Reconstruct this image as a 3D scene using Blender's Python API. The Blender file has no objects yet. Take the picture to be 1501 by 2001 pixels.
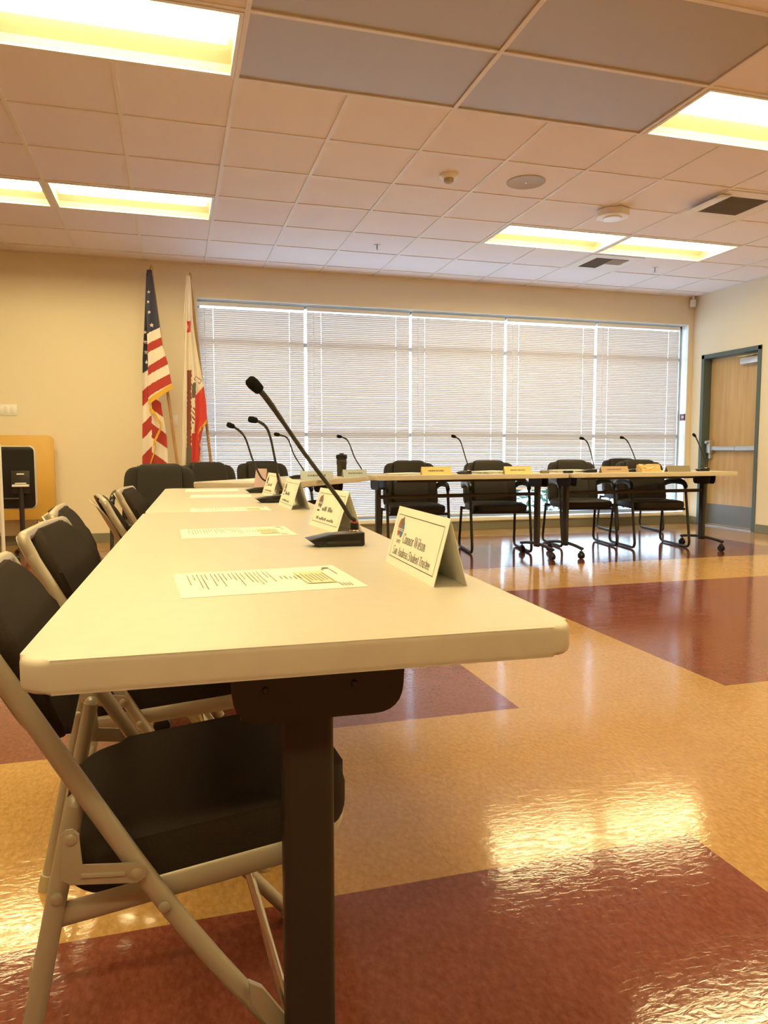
import bpy, bmesh, math, random
from mathutils import Vector, Matrix, Quaternion
R = random.Random(7)
PI = math.pi
S = bpy.context.scene
COL = S.collection
rad = math.radians

# ------------------------------------------------------------------ materials
def srgb(r, g, b):
    f = lambda c: (c/255/12.92) if c/255 <= .04045 else ((c/255+.055)/1.055)**2.4
    return (f(r), f(g), f(b), 1)

def mat(name, col, rough=.5, metal=0.0, spec=.5, coat=0.0, noise=0.0, nscale=20, bump=0.0, bscale=200, sheen=0.0):
    m = bpy.data.materials.new(name); m.use_nodes = True
    nt = m.node_tree; b = nt.nodes['Principled BSDF']
    b.inputs['Base Color'].default_value = col
    b.inputs['Roughness'].default_value = rough
    b.inputs['Metallic'].default_value = metal
    b.inputs['Specular IOR Level'].default_value = spec
    b.inputs['Coat Weight'].default_value = coat
    if sheen: b.inputs['Sheen Weight'].default_value = sheen
    if noise or bump:
        tc = nt.nodes.new('ShaderNodeTexCoord')
    if noise:
        n = nt.nodes.new('ShaderNodeTexNoise'); n.inputs['Scale'].default_value = nscale; n.inputs['Detail'].default_value = 4
        nt.links.new(tc.outputs['Object'], n.inputs['Vector'])
        mx = nt.nodes.new('ShaderNodeMix'); mx.data_type = 'RGBA'
        mx.inputs[6].default_value = tuple(c*(1-noise) for c in col[:3])+(1,)
        mx.inputs[7].default_value = tuple(min(1, c*(1+noise)) for c in col[:3])+(1,)
        nt.links.new(n.outputs['Fac'], mx.inputs[0]); nt.links.new(mx.outputs[2], b.inputs['Base Color'])
    if bump:
        n2 = nt.nodes.new('ShaderNodeTexNoise'); n2.inputs['Scale'].default_value = bscale; n2.inputs['Detail'].default_value = 3
        nt.links.new(tc.outputs['Object'], n2.inputs['Vector'])
        bp = nt.nodes.new('ShaderNodeBump'); bp.inputs['Strength'].default_value = bump; bp.inputs['Distance'].default_value = .002
        nt.links.new(n2.outputs['Fac'], bp.inputs['Height']); nt.links.new(bp.outputs['Normal'], b.inputs['Normal'])
    return m

def emit(name, col, strength):
    m = bpy.data.materials.new(name); m.use_nodes = True
    nt = m.node_tree; nt.nodes.clear()
    o = nt.nodes.new('ShaderNodeOutputMaterial'); e = nt.nodes.new('ShaderNodeEmission')
    e.inputs['Color'].default_value = col; e.inputs['Strength'].default_value = strength
    nt.links.new(e.outputs[0], o.inputs['Surface'])
    return m

M = {}
M['wall'] = mat('cream_paint', (.82, .735, .565, 1), .55, bump=.06, bscale=90)
M['white_trim'] = mat('white_trim_paint', (.82, .82, .78, 1), .45)
M['baseboard'] = mat('olive_rubber_baseboard', (.20, .19, .14, 1), .5)
M['tile'] = mat('acoustic_tile', (.87, .815, .835, 1), .9, spec=.2, noise=.07, nscale=160, bump=.35, bscale=140)
M['panel'] = mat('smooth_ceiling_panel', (.47, .43, .39, 1), .38, spec=.5)
M['grid'] = mat('ceiling_grid_paint', (.82, .78, .73, 1), .5)
M['reflector'] = mat('lamp_reflector_enamel', (.49, .465, .34, 1), .4)
M['lampframe'] = mat('lamp_frame_enamel', (.85, .82, .75, 1), .4)
M['lamp'] = emit('fluorescent_glow', (1.0, .80, .39, 1), 47.0)
M['laminate'] = mat('cream_laminate', (.565, .525, .445, 1), .42, spec=.35, noise=.05, nscale=40)
M['laminate_edge'] = mat('cream_edge_band', (.60, .545, .45, 1), .45, spec=.3, noise=.10, nscale=14)
M['black'] = mat('black_powder_coat', (.026, .020, .013, 1), .48)
M['blackgloss'] = mat('black_plastic', (.010, .0095, .008, 1), .28)
M['foam'] = mat('black_foam', (.012, .011, .010, 1), .95, spec=.1, bump=.5, bscale=900)
M['leather'] = mat('dark_brown_black_leather', (.019, .015, .011, 1), .55, spec=.3, bump=.15, bscale=150)
M['cloth'] = mat('dark_seat_fabric', (.031, .023, .016, 1), .95, spec=.15, noise=.3, nscale=300, bump=.3, bscale=500)
M['taupe'] = mat('taupe_enamel_steel', (.42, .37, .28, 1), .36, metal=.25, spec=.5)
M['cap'] = mat('beige_rubber_cap', (.45, .38, .24, 1), .6)
M['chrome'] = mat('chrome', (.7, .68, .64, 1), .18, metal=1)
M['steel'] = mat('brushed_steel', (.58, .58, .58, 1), .32, metal=.9)
M['aluminium'] = mat('window_aluminium', (.40, .42, .42, 1), .4, metal=.6)
M['paper'] = mat('white_paper', (.86, .85, .78, 1), .7, spec=.2)
M['ink'] = mat('dark_ink', (.045, .04, .035, 1), .7)
M['greyink'] = mat('grey_ink', (.17, .14, .11, 1), .7)
M['tanblock'] = mat('pale_tan_print', (.76, .68, .46, 1), .7)
M['redink'] = mat('red_ink', (.40, .09, .08, 1), .7)
M['blueink'] = mat('blue_ink', (.08, .20, .38, 1), .7)
M['redring'] = mat('red_light_ring', (.5, .03, .02, 1), .4)
M['yellowpaper'] = mat('yellow_card', (.85, .72, .30, 1), .7)
M['bluecard'] = mat('pale_blue_card', (.48, .56, .62, 1), .7)
M['pinkcard'] = mat('mauve_card', (.55, .40, .42, 1), .7)
M['tancard'] = mat('tan_card', (.50, .36, .22, 1), .7)
M['olivecard'] = mat('olive_card', (.26, .22, .15, 1), .7)
M['kraft'] = mat('kraft_paper', (.70, .50, .24, 1), .75, noise=.25, nscale=25)
M['doorwood'] = None
M['kick'] = mat('dull_kick_plate', (.20, .20, .20, 1), .5, metal=.4)
M['doorframe'] = mat('green_grey_frame_paint', (.085, .125, .125, 1), .4)
M['gold'] = mat('gold_fringe', (.72, .42, .04, 1), .6, bump=.5, bscale=500)
M['brass'] = mat('brass', (.55, .38, .13, 1), .3, metal=.9)
M['polewood'] = mat('oak_flagpole', (.42, .24, .08, 1), .4, noise=.2, nscale=30)
M['fl_red'] = mat('flag_red', (.42, .035, .025, 1), .7, sheen=.2)
M['fl_white'] = mat('flag_white', (.80, .74, .66, 1), .7, sheen=.2)
M['fl_blue'] = mat('flag_navy', (.030, .032, .075, 1), .7, sheen=.2)
M['fl_scarlet'] = mat('flag_scarlet', (.62, .05, .04, 1), .7, sheen=.2)
M['fl_brown'] = mat('flag_brown', (.22, .065, .03, 1), .7, sheen=.2)
M['fl_grey'] = mat('flag_grey_green', (.13, .11, .08, 1), .7, sheen=.2)
M['yellowtop'] = mat('maple_yellow_laminate', (.66, .40, .085, 1), .4, noise=.06, nscale=8)
M['ventdark'] = mat('vent_dark_metal', (.17, .145, .11, 1), .6)
M['speakergrey'] = mat('speaker_grille_paint', (.52, .47, .42, 1), .7)
M['whiteplastic'] = mat('white_plastic', (.86, .85, .83, 1), .35)
M['clearplastic'] = mat('frosted_plastic', (.86, .86, .86, 1), .15)
M['signred'] = mat('dark_red_sign', (.10, .015, .018, 1), .4)
M['rust'] = mat('brown_vent_stain', (.30, .20, .12, 1), .7)
M['concrete'] = mat('pale_concrete', (.62, .60, .55, 1), .9, noise=.1, nscale=3)
M['leaf'] = mat('shrub_leaf', (.05, .12, .06, 1), .6)

def wood_mat():
    m = bpy.data.materials.new('maple_veneer'); m.use_nodes = True
    nt = m.node_tree; b = nt.nodes['Principled BSDF']
    tc = nt.nodes.new('ShaderNodeTexCoord'); mp = nt.nodes.new('ShaderNodeMapping')
    mp.inputs['Scale'].default_value = (4, 7, .7)
    n = nt.nodes.new('ShaderNodeTexNoise'); n.inputs['Scale'].default_value = 2.2; n.inputs['Detail'].default_value = 5
    cr = nt.nodes.new('ShaderNodeValToRGB')
    cr.color_ramp.elements[0].position = .3; cr.color_ramp.elements[0].color = (.50, .32, .13, 1)
    cr.color_ramp.elements[1].position = .72; cr.color_ramp.elements[1].color = (.64, .44, .21, 1)
    nt.links.new(tc.outputs['Object'], mp.inputs['Vector']); nt.links.new(mp.outputs[0], n.inputs['Vector'])
    nt.links.new(n.outputs['Fac'], cr.inputs[0]); nt.links.new(cr.outputs[0], b.inputs['Base Color'])
    b.inputs['Roughness'].default_value = .38
    return m
M['doorwood'] = wood_mat()

def slat_mat():
    m = bpy.data.materials.new('blind_slat_vinyl'); m.use_nodes = True
    nt = m.node_tree; nt.nodes.clear()
    o = nt.nodes.new('ShaderNodeOutputMaterial')
    d = nt.nodes.new('ShaderNodeBsdfDiffuse'); d.inputs['Color'].default_value = (.76, .70, .65, 1)
    t = nt.nodes.new('ShaderNodeBsdfTranslucent'); t.inputs['Color'].default_value = (.80, .76, .68, 1)
    g = nt.nodes.new('ShaderNodeBsdfGlossy'); g.inputs['Roughness'].default_value = .35; g.inputs['Color'].default_value = (.8, .8, .8, 1)
    a = nt.nodes.new('ShaderNodeMixShader'); a.inputs[0].default_value = .035
    c = nt.nodes.new('ShaderNodeMixShader'); c.inputs[0].default_value = .04
    nt.links.new(d.outputs[0], a.inputs[1]); nt.links.new(t.outputs[0], a.inputs[2])
    nt.links.new(a.outputs[0], c.inputs[1]); nt.links.new(g.outputs[0], c.inputs[2])
    nt.links.new(c.outputs[0], o.inputs['Surface'])
    return m
M['slat'] = slat_mat()

def glass_mat():
    m = bpy.data.materials.new('window_glass'); m.use_nodes = True
    nt = m.node_tree; nt.nodes.clear()
    o = nt.nodes.new('ShaderNodeOutputMaterial')
    t = nt.nodes.new('ShaderNodeBsdfTransparent'); t.inputs['Color'].default_value = (.93, .96, .97, 1)
    g = nt.nodes.new('ShaderNodeBsdfGlossy'); g.inputs['Roughness'].default_value = .02
    x = nt.nodes.new('ShaderNodeMixShader'); x.inputs[0].default_value = .06
    nt.links.new(t.outputs[0], x.inputs[1]); nt.links.new(g.outputs[0], x.inputs[2])
    nt.links.new(x.outputs[0], o.inputs['Surface'])
    return m
M['glass'] = glass_mat()

def floor_mat():
    m = bpy.data.materials.new('waxed_vinyl_tile'); m.use_nodes = True
    nt = m.node_tree; b = nt.nodes['Principled BSDF']; L = nt.links.new
    tc = nt.nodes.new('ShaderNodeTexCoord')
    sp = nt.nodes.new('ShaderNodeSeparateXYZ'); L(tc.outputs['Object'], sp.inputs[0])
    def mth(op, a, c=None):
        n = nt.nodes.new('ShaderNodeMath'); n.operation = op
        for i, v in enumerate((a, c)):
            if v is None: continue
            if isinstance(v, (int, float)): n.inputs[i].default_value = v
            else: L(v, n.inputs[i])
        return n.outputs[0]
    def inside(s, lo, hi):
        return mth('MULTIPLY', mth('GREATER_THAN', s, lo), mth('LESS_THAN', s, hi))
    def add(a, c): return mth('MAXIMUM', a, c)
    X, Y = sp.outputs[0], sp.outputs[1]
    xm = add(add(inside(X, -5.3, -2.4), inside(X, -2.4+.0, 1.185)), inside(X, 2.085, 5.58))
    ym = add(add(inside(Y, -4.5, -1.5), inside(Y, -.6, 1.425)), add(inside(Y, 2.335, 4.375), inside(Y, 5.285, 7.28)))
    # the last row of blocks ends nearer at its right end
    mask = mth('MULTIPLY', xm, ym)
    # mottled chips
    def chips(scale, lo, hi):
        v = nt.nodes.new('ShaderNodeTexNoise'); v.inputs['Scale'].default_value = scale; v.inputs['Detail'].default_value = 5; v.inputs['Roughness'].default_value = .65
        mp = nt.nodes.new('ShaderNodeMapping'); mp.inputs['Scale'].default_value = (1, .55, 1); mp.inputs['Rotation'].default_value = (0, 0, .5)
        L(tc.outputs['Object'], mp.inputs['Vector']); L(mp.outputs[0], v.inputs['Vector'])
        r = nt.nodes.new('ShaderNodeMapRange'); r.inputs[1].default_value = .32; r.inputs[2].default_value = .70; r.inputs[3].default_value = lo; r.inputs[4].default_value = hi
        L(v.outputs['Fac'], r.inputs[0]); return r.outputs[0]
    c1 = chips(85, 0, 1); c2 = chips(11, 0, 1)
    fac = mth('ADD', mth('MULTIPLY', c1, .8), mth('MULTIPLY', c2, .2))
    def ramp(a, c):
        n = nt.nodes.new('ShaderNodeMix'); n.data_type = 'RGBA'; n.inputs[6].default_value = a; n.inputs[7].default_value = c
        L(fac, n.inputs[0]); return n.outputs[2]
    tan = ramp((.36, .195, .062, 1), (.56, .345, .130, 1))
    bur = ramp((.145, .034, .020, 1), (.265, .088, .056, 1))
    mx = nt.nodes.new('ShaderNodeMix'); mx.data_type = 'RGBA'; L(mask, mx.inputs[0]); L(tan, mx.inputs[6]); L(bur, mx.inputs[7])
    # tile seams
    br = nt.nodes.new('ShaderNodeTexBrick'); br.offset = 0; br.squash = 1
    br.inputs['Scale'].default_value = 1; br.inputs['Mortar Size'].default_value = .0006; br.inputs['Mortar Smooth'].default_value = .2
    br.inputs['Brick Width'].default_value = .3048; br.inputs['Row Height'].default_value = .3048
    mp = nt.nodes.new('ShaderNodeMapping'); mp.inputs['Location'].default_value = (-1.185, -1.425, 0)
    L(tc.outputs['Object'], mp.inputs['Vector']); L(mp.outputs[0], br.inputs['Vector'])
    sm = nt.nodes.new('ShaderNodeMix'); sm.data_type = 'RGBA'; sm.inputs[7].default_value = (.12, .06, .03, 1)
    L(mth('MULTIPLY', br.outputs['Fac'], .45), sm.inputs[0]); L(mx.outputs[2], sm.inputs[6])
    L(sm.outputs[2], b.inputs['Base Color'])
    # worn wax: roughness patches and fine scratches
    rn = nt.nodes.new('ShaderNodeTexNoise'); rn.inputs['Scale'].default_value = 3.0; rn.inputs['Detail'].default_value = 5
    L(tc.outputs['Object'], rn.inputs['Vector'])
    rr = nt.nodes.new('ShaderNodeMapRange'); rr.inputs[3].default_value = .04; rr.inputs[4].default_value = .13
    L(rn.outputs['Fac'], rr.inputs[0]); L(rr.outputs[0], b.inputs['Roughness'])
    b.inputs['Specular IOR Level'].default_value = .45
    sc = nt.nodes.new('ShaderNodeTexNoise'); sc.inputs['Scale'].default_value = 26; sc.inputs['Detail'].default_value = 4; sc.inputs['Distortion'].default_value = 1.5
    mp2 = nt.nodes.new('ShaderNodeMapping'); mp2.inputs['Scale'].default_value = (1, 2.2, 1); mp2.inputs['Rotation'].default_value = (0, 0, .4)
    L(tc.outputs['Object'], mp2.inputs['Vector']); L(mp2.outputs[0], sc.inputs['Vector'])
    # hairline scratches in two directions
    hs = None
    for ang, scl in ((.35, (2.2, 95, 1)), (1.25, (95, 3.2, 1)), (2.1, (2.6, 120, 1))):
        mq = nt.nodes.new('ShaderNodeMapping'); mq.inputs['Rotation'].default_value = (0, 0, ang); mq.inputs['Scale'].default_value = scl
        nq = nt.nodes.new('ShaderNodeTexNoise'); nq.inputs['Scale'].default_value = 1; nq.inputs['Detail'].default_value = 2; nq.inputs['Distortion'].default_value = .6
        L(tc.outputs['Object'], mq.inputs['Vector']); L(mq.outputs[0], nq.inputs['Vector'])
        g_ = mth('GREATER_THAN', nq.outputs['Fac'], .64)
        hs = g_ if hs is None else add(hs, g_)
    bq = nt.nodes.new('ShaderNodeBump'); bq.inputs['Strength'].default_value = .22; bq.inputs['Distance'].default_value = .003
    L(hs, bq.inputs['Height'])
    bp = nt.nodes.new('ShaderNodeBump'); L(bq.outputs['Normal'], bp.inputs['Normal']); bp.inputs['Strength'].default_value = .06; bp.inputs['Distance'].default_value = .006
    L(sc.outputs['Fac'], bp.inputs['Height']); L(bp.outputs['Normal'], b.inputs['Normal'])
    return m
M['floor'] = floor_mat()

# ------------------------------------------------------------------ mesh helpers
def tag(o, label=None, cat=None, group=None, kind=None):
    if label: o['label'] = label
    if cat: o['category'] = cat
    if group: o['group'] = group
    if kind: o['kind'] = kind
    return o

def obj(name, bm, m, parent=None, smooth=True, mats=None, loc=None):
    bmesh.ops.recalc_face_normals(bm, faces=bm.faces)
    me = bpy.data.meshes.new(name)
    if smooth:
        for f in bm.faces: f.smooth = True
        for e in bm.edges:
            if len(e.link_faces) == 2 and e.calc_face_angle(0) > rad(38): e.smooth = False
    bm.to_mesh(me); bm.free()
    for x in (mats or [m]): me.materials.append(x)
    o = bpy.data.objects.new(name, me); COL.objects.link(o)
    if parent: o.parent = parent
    if loc: o.location = loc
    return o

def empty(name, loc=(0, 0, 0), rz=0, label=None, cat=None, group=None):
    o = bpy.data.objects.new(name, None); COL.objects.link(o)
    o.empty_display_size = .1; o.location = loc; o.rotation_euler = (0, 0, rz)
    return tag(o, label, cat, group)

def struct(name, bm, m, parent=None, smooth=False, mats=None):
    o = obj(name, bm, m, parent, smooth, mats)
    o['kind'] = 'structure'
    return o

def BM(): return bmesh.new()

def box(bm, a, b, bev=0, mi=0, seg=2):
    (x0, y0, z0), (x1, y1, z1) = a, b
    vs = [bm.verts.new((x, y, z)) for z in (z0, z1) for x, y in ((x0, y0), (x1, y0), (x1, y1), (x0, y1))]
    fs = [bm.faces.new([vs[i] for i in q]) for q in ((3, 2, 1, 0), (4, 5, 6, 7), (0, 1, 5, 4), (1, 2, 6, 5), (2, 3, 7, 6), (3, 0, 4, 7))]
    for f in fs: f.material_index = mi
    if bev:
        es = list({e for f in fs for e in f.edges})
        bmesh.ops.bevel(bm, geom=es, offset=bev, segments=seg, profile=.5, affect='EDGES')
    return vs

def tube(bm, pts, r, seg=10, caps=True, flat=None, closed=False):
    """tube along a polyline; r a number or list; flat=(a,b) scales the section"""
    pts = [Vector(p) for p in pts]; n = len(pts)
    rs = r if isinstance(r, (list, tuple)) else [r]*n
    rings = []; prev = None
    for i, p in enumerate(pts):
        if closed: t = (pts[(i+1) % n]-pts[i-1]).normalized()
        elif i == 0: t = (pts[1]-p).normalized()
        elif i == n-1: t = (p-pts[-2]).normalized()
        else: t = ((pts[i+1]-p).normalized()+(p-pts[i-1]).normalized()).normalized()
        if prev is None:
            ref = Vector((0, 1, 0)) if abs(t.y) < .9 else Vector((0, 0, 1))
            u = t.cross(ref).normalized(); v = t.cross(u).normalized()
        else:
            q = prev[0].rotation_difference(t); u = q @ prev[1]; v = q @ prev[2]
        prev = (t, u, v)
        fa, fb = flat if flat else (1, 1)
        rings.append([bm.verts.new(p + u*math.cos(2*PI*k/seg)*rs[i]*fa + v*math.sin(2*PI*k/seg)*rs[i]*fb) for k in range(seg)])
    m = n if closed else n-1
    for i in range(m):
        A, B = rings[i], rings[(i+1) % n]
        for k in range(seg): bm.faces.new((A[k], A[(k+1) % seg], B[(k+1) % seg], B[k]))
    if caps and not closed:
        bm.faces.new(rings[0][::-1]); bm.faces.new(rings[-1])

def curve(pts, sub=6):
    """Catmull-Rom through points"""
    P = [Vector(p) for p in pts]; out = []
    for i in range(len(P)-1):
        a = P[i-1] if i else P[0]*2-P[1]; b, c = P[i], P[i+1]; d = P[i+2] if i+2 < len(P) else P[-1]*2-P[-2]
        for k in range(sub):
            t = k/sub
            out.append(.5*((2*b)+(c-a)*t+(2*a-5*b+4*c-d)*t*t+(3*b-a-3*c+d)*t**3))
    out.append(P[-1]); return out

def fillet(pts, r, n=5):
    """polyline with rounded corners"""
    P = [Vector(p) for p in pts]; out = [P[0]]
    for i in range(1, len(P)-1):
        a, b, c = P[i-1], P[i], P[i+1]
        da, dc = (a-b), (c-b); rr = min(r, da.length*.45, dc.length*.45)
        s = b+da.normalized()*rr; e = b+dc.normalized()*rr
        for k in range(n+1):
            t = k/n; out.append(s*(1-t)**2+b*2*t*(1-t)+e*t*t)
    out.append(P[-1]); return out

def lathe(bm, prof, seg=24, axis='Z', at=(0, 0, 0), mi=0):
    at = Vector(at); rings = []
    def P(r, h, k):
        a = 2*PI*k/seg; c, s = r*math.cos(a), r*math.sin(a)
        return at+Vector({'Z': (c, s, h), 'X': (h, c, s), 'Y': (c, h, s)}[axis])
    for r, h in prof:
        rings.append([bm.verts.new(P(0, h, 0))] if r < 1e-6 else [bm.verts.new(P(r, h, k)) for k in range(seg)])
    for A, B in zip(rings, rings[1:]):
        for k in range(seg):
            a0, a1 = A[k % len(A)], A[(k+1) % len(A)]; b0, b1 = B[k % len(B)], B[(k+1) % len(B)]
            vs = [v for i, v in enumerate((a0, a1, b1, b0)) if v not in (a0, a1, b1, b0)[:i]]
            if len(vs) > 2:
                f = bm.faces.new(vs); f.material_index = mi
    for rg, flip in ((rings[0], 1), (rings[-1], 0)):
        if len(rg) > 1:
            f = bm.faces.new(rg[::-1] if flip else rg); f.material_index = mi

def prism(bm, poly, d0, d1, plane='XZ', bev=0, mi=0):
    """extrude a 2-D polygon; plane XZ extrudes in Y, XY in Z, YZ in X"""
    def P(a, b, d): return {'XZ': (a, d, b), 'XY': (a, b, d), 'YZ': (d, a, b)}[plane]
    A = [bm.verts.new(P(a, b, d0)) for a, b in poly]; B = [bm.verts.new(P(a, b, d1)) for a, b in poly]
    fs = [bm.faces.new(A), bm.faces.new(B[::-1])]
    for i in range(len(poly)):
        j = (i+1) % len(poly); fs.append(bm.faces.new((A[i], B[i], B[j], A[j])))
    for f in fs: f.material_index = mi
    if bev:
        es = list({e for f in fs[:2] for e in f.edges})
        bmesh.ops.bevel(bm, geom=es, offset=bev, segments=3, profile=.5, affect='EDGES')

def rrect(x0, y0, x1, y1, r, n=6):
    out = []
    for cx, cy, a in ((x1-r, y0+r, -90), (x1-r, y1-r, 0), (x0+r, y1-r, 90), (x0+r, y0+r, 180)):
        for k in range(n+1):
            t = rad(a+90*k/n); out.append((cx+r*math.cos(t), cy+r*math.sin(t)))
    return out

def cushion(bm, sx, sy, sz, at=(0, 0, 0), e=.35, n=16, mat4=None, ex=.25):
    """rounded pillow block (superellipsoid), half sizes sx sy sz"""
    def sg(v, p): return math.copysign(abs(v)**p, v)
    rows = []
    for i in range(n+1):
        ph = -PI/2+PI*i/n; row = []
        for k in range(2*n):
            th = 2*PI*k/(2*n)
            p = Vector((sx*sg(math.cos(ph), e)*sg(math.cos(th), ex), sy*sg(math.cos(ph), e)*sg(math.sin(th), ex), sz*sg(math.sin(ph), e)))
            if mat4: p = mat4 @ p
            row.append(p+Vector(at))
        rows.append(row)
    V = [[bm.verts.new(p) for p in row] for row in rows[1:-1]]
    top, bot = bm.verts.new(rows[-1][0]), bm.verts.new(rows[0][0])
    m = 2*n
    for a, b in zip(V, V[1:]):
        for k in range(m): bm.faces.new((a[k], a[(k+1) % m], b[(k+1) % m], b[k]))
    for k in range(m):
        bm.faces.new((bot, V[0][(k+1) % m], V[0][k])); bm.faces.new((top, V[-1][k], V[-1][(k+1) % m]))

KIDS = {}
def kids(o): return [c for c in COL.objects if c.parent == o]
def copy_tree(o, parent=None):
    c = o.copy(); COL.objects.link(c)
    if parent: c.parent = parent
    for ch in kids(o): copy_tree(ch, c)
    return c

def xf(bm, mtx): bmesh.ops.transform(bm, matrix=mtx, verts=bm.verts)

# ------------------------------------------------------------------ room
T = .6096; GX, GY = .362, 4.026; ZC = 2.869
XL, XR, YN, YF = -6.3, 6.40, -6.0, 7.95
WX0, WX1, WZ0, WZ1 = .262, 6.335, .15, 2.535

b = BM(); box(b, (XL-.2, YN-.2, -.06), (XR+.35, YF+.25, 0)); struct('floor', b, M['floor'])

lights = [(i, j) for j in (-9, -5, -1, 3) for i in (-4, -2, 4, 6)]
lit = {(i+d, j) for i, j in lights for d in (0, 1)}
panels = [(0, -1), (2, -1), (0, -2), (2, -2)]
pan = {(i+d, j) for i, j in panels for d in (0, 1)}
b = BM()
i0, i1 = math.floor((XL-GX)/T), math.ceil((XR-GX)/T); j0, j1 = math.floor((YN-GY)/T), math.ceil((YF-GY)/T)
for i in range(i0, i1):
    for j in range(j0, j1):
        if (i, j) in lit or (i, j) in pan: continue
        xa, xb = max(XL, GX+i*T), min(XR, GX+(i+1)*T); ya, yb = max(YN, GY+j*T), min(YF, GY+(j+1)*T)
        if xb-xa > .01 and yb-ya > .01:
            box(b, (xa, ya, ZC+.006), (xb, yb, ZC+.02))
ceil = struct('ceiling', b, M['tile'])
b = BM()
for i in range(i0, i1+1):
    x = GX+i*T
    if XL < x < XR:
        # cross tees stop at the two-by-four panels and lamps
        for j in range(j0, j1):
            if ((i-1, j) in pan and (i, j) in pan and (i % 2)) or ((i-1, j) in lit and (i, j) in lit and (i % 2)): continue
            ya, yb = max(YN, GY+j*T), min(YF, GY+(j+1)*T)
            if yb > ya: box(b, (x-.012, ya, ZC), (x+.012, yb, ZC+.008))
for j in range(j0, j1+1):
    y = GY+j*T
    if YN < y < YF: box(b, (XL, y-.012, ZC+.0005), (XR, y+.012, ZC+.008))
for a, c in (((XL, YN, ZC), (XR, YN+.02, ZC+.008)), ((XL, YF-.02, ZC), (XR, YF, ZC+.008)), ((XL, YN, ZC), (XL+.02, YF, ZC+.008)), ((XR-.02, YN, ZC), (XR, YF, ZC+.008))): box(b, a, c)
g = struct('ceiling_grid', b, M['grid'], ceil)
PL = ['smooth grey ceiling panel just right of the large lamp at upper left', 'smooth grey ceiling panel just left of the large lamp at right edge',
      'smooth grey ceiling panel cut by the top edge, left of the long ceiling bar', 'smooth grey ceiling panel cut by the top edge, right of the long ceiling bar']
for (i, j), l in zip(panels, PL):
    b = BM(); box(b, (GX+i*T+.004, GY+j*T+.004, ZC+.0085), (GX+(i+2)*T-.004, GY+(j+1)*T-.004, ZC+.02))
    tag(obj('ceiling_panel', b, M['panel'], smooth=False), l, 'ceiling panel', 'smooth panels in the ceiling')

# walls
ZT = 3.0
b = BM()
box(b, (XL-.2, YF, 0), (WX0, YF+.2, ZT)); box(b, (WX1, YF, 0), (XR+.2, YF+.2, ZT))
box(b, (WX0, YF, WZ1), (WX1, YF+.2, ZT)); box(b, (WX0, YF, 0), (WX1, YF+.2, WZ0-.04))
struct('wall_far', b, M['wall'])
DY0, DY1, DZ = 6.80, 7.768, 2.124
b = BM()
box(b, (XR, YN, 0), (XR+.2, DY0, ZT)); box(b, (XR, DY1, 0), (XR+.2, YF, ZT)); box(b, (XR, DY0, DZ), (XR+.2, DY1, ZT))
struct('wall_right', b, M['wall'])
b = BM(); box(b, (XL-.2, YN, 0), (XL, YF, ZT)); struct('wall_left', b, M['wall'])
b = BM(); box(b, (XL-.2, YN-.2, 0), (XR+.2, YN, ZT)); struct('wall_near', b, M['wall'])
b = BM(); box(b, (XL-.2, YN-.2, ZC+.115), (XR+.35, YF+.25, ZC+.131)); struct('trim_roof_deck', b, M['wall'])
def bb(name, a, c):
    b = BM(); box(b, a, c, .003); struct(name, b, M['baseboard'])
bb('baseboard_far', (XL, YF-.011, 0), (XR, YF, .095))
b = BM(); box(b, (XR-.011, YN, 0), (XR, DY0, .095), .003); box(b, (XR-.011, DY1, 0), (XR, YF-.011, .095), .003); struct('baseboard_right', b, M['baseboard'])
bb('baseboard_left', (XL, YN, 0), (XL+.011, YF-.011, .095))
# white sill under the window
b = BM(); box(b, (WX0-.02, YF-.03, WZ0-.04), (WX1, YF+.16, WZ0), .004); struct('trim_1', b, M['white_trim'])

# white lined window reveal
b = BM()
box(b, (WX0, YF-.004, WZ1-.012), (WX1, YF+.2, WZ1)); box(b, (WX1-.012, YF-.004, WZ0), (WX1, YF+.2, WZ1-.012)); box(b, (WX0, YF-.004, WZ0), (WX0+.012, YF+.2, WZ1-.012))
struct('trim_2', b, M['white_trim'])

# window
YG = YF+.155
b = BM()
def fr(x0, x1, z0, z1, d=.035): box(b, (x0, YG-d, z0), (x1, YG+d, z1), .003)
fr(WX0+.012, WX0+.04, WZ0, WZ1-.012); fr(WX1-.04, WX1-.012, WZ0, WZ1-.012); fr(WX0+.012, WX1-.012, WZ1-.045, WZ1-.012); fr(WX0+.012, WX1-.012, WZ0, WZ0+.04)
for z in (1.12, 2.10): fr(WX0+.012, WX1-.012, z-.022, z+.022, .03)
win = struct('window_1', b, M['aluminium'])
b = BM(); box(b, (WX0+.03, YG-.003, WZ0+.03), (WX1-.03, YG+.003, WZ1-.03)); tag(obj('window_glass', b, M['glass'], win, False), kind='structure')

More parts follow.
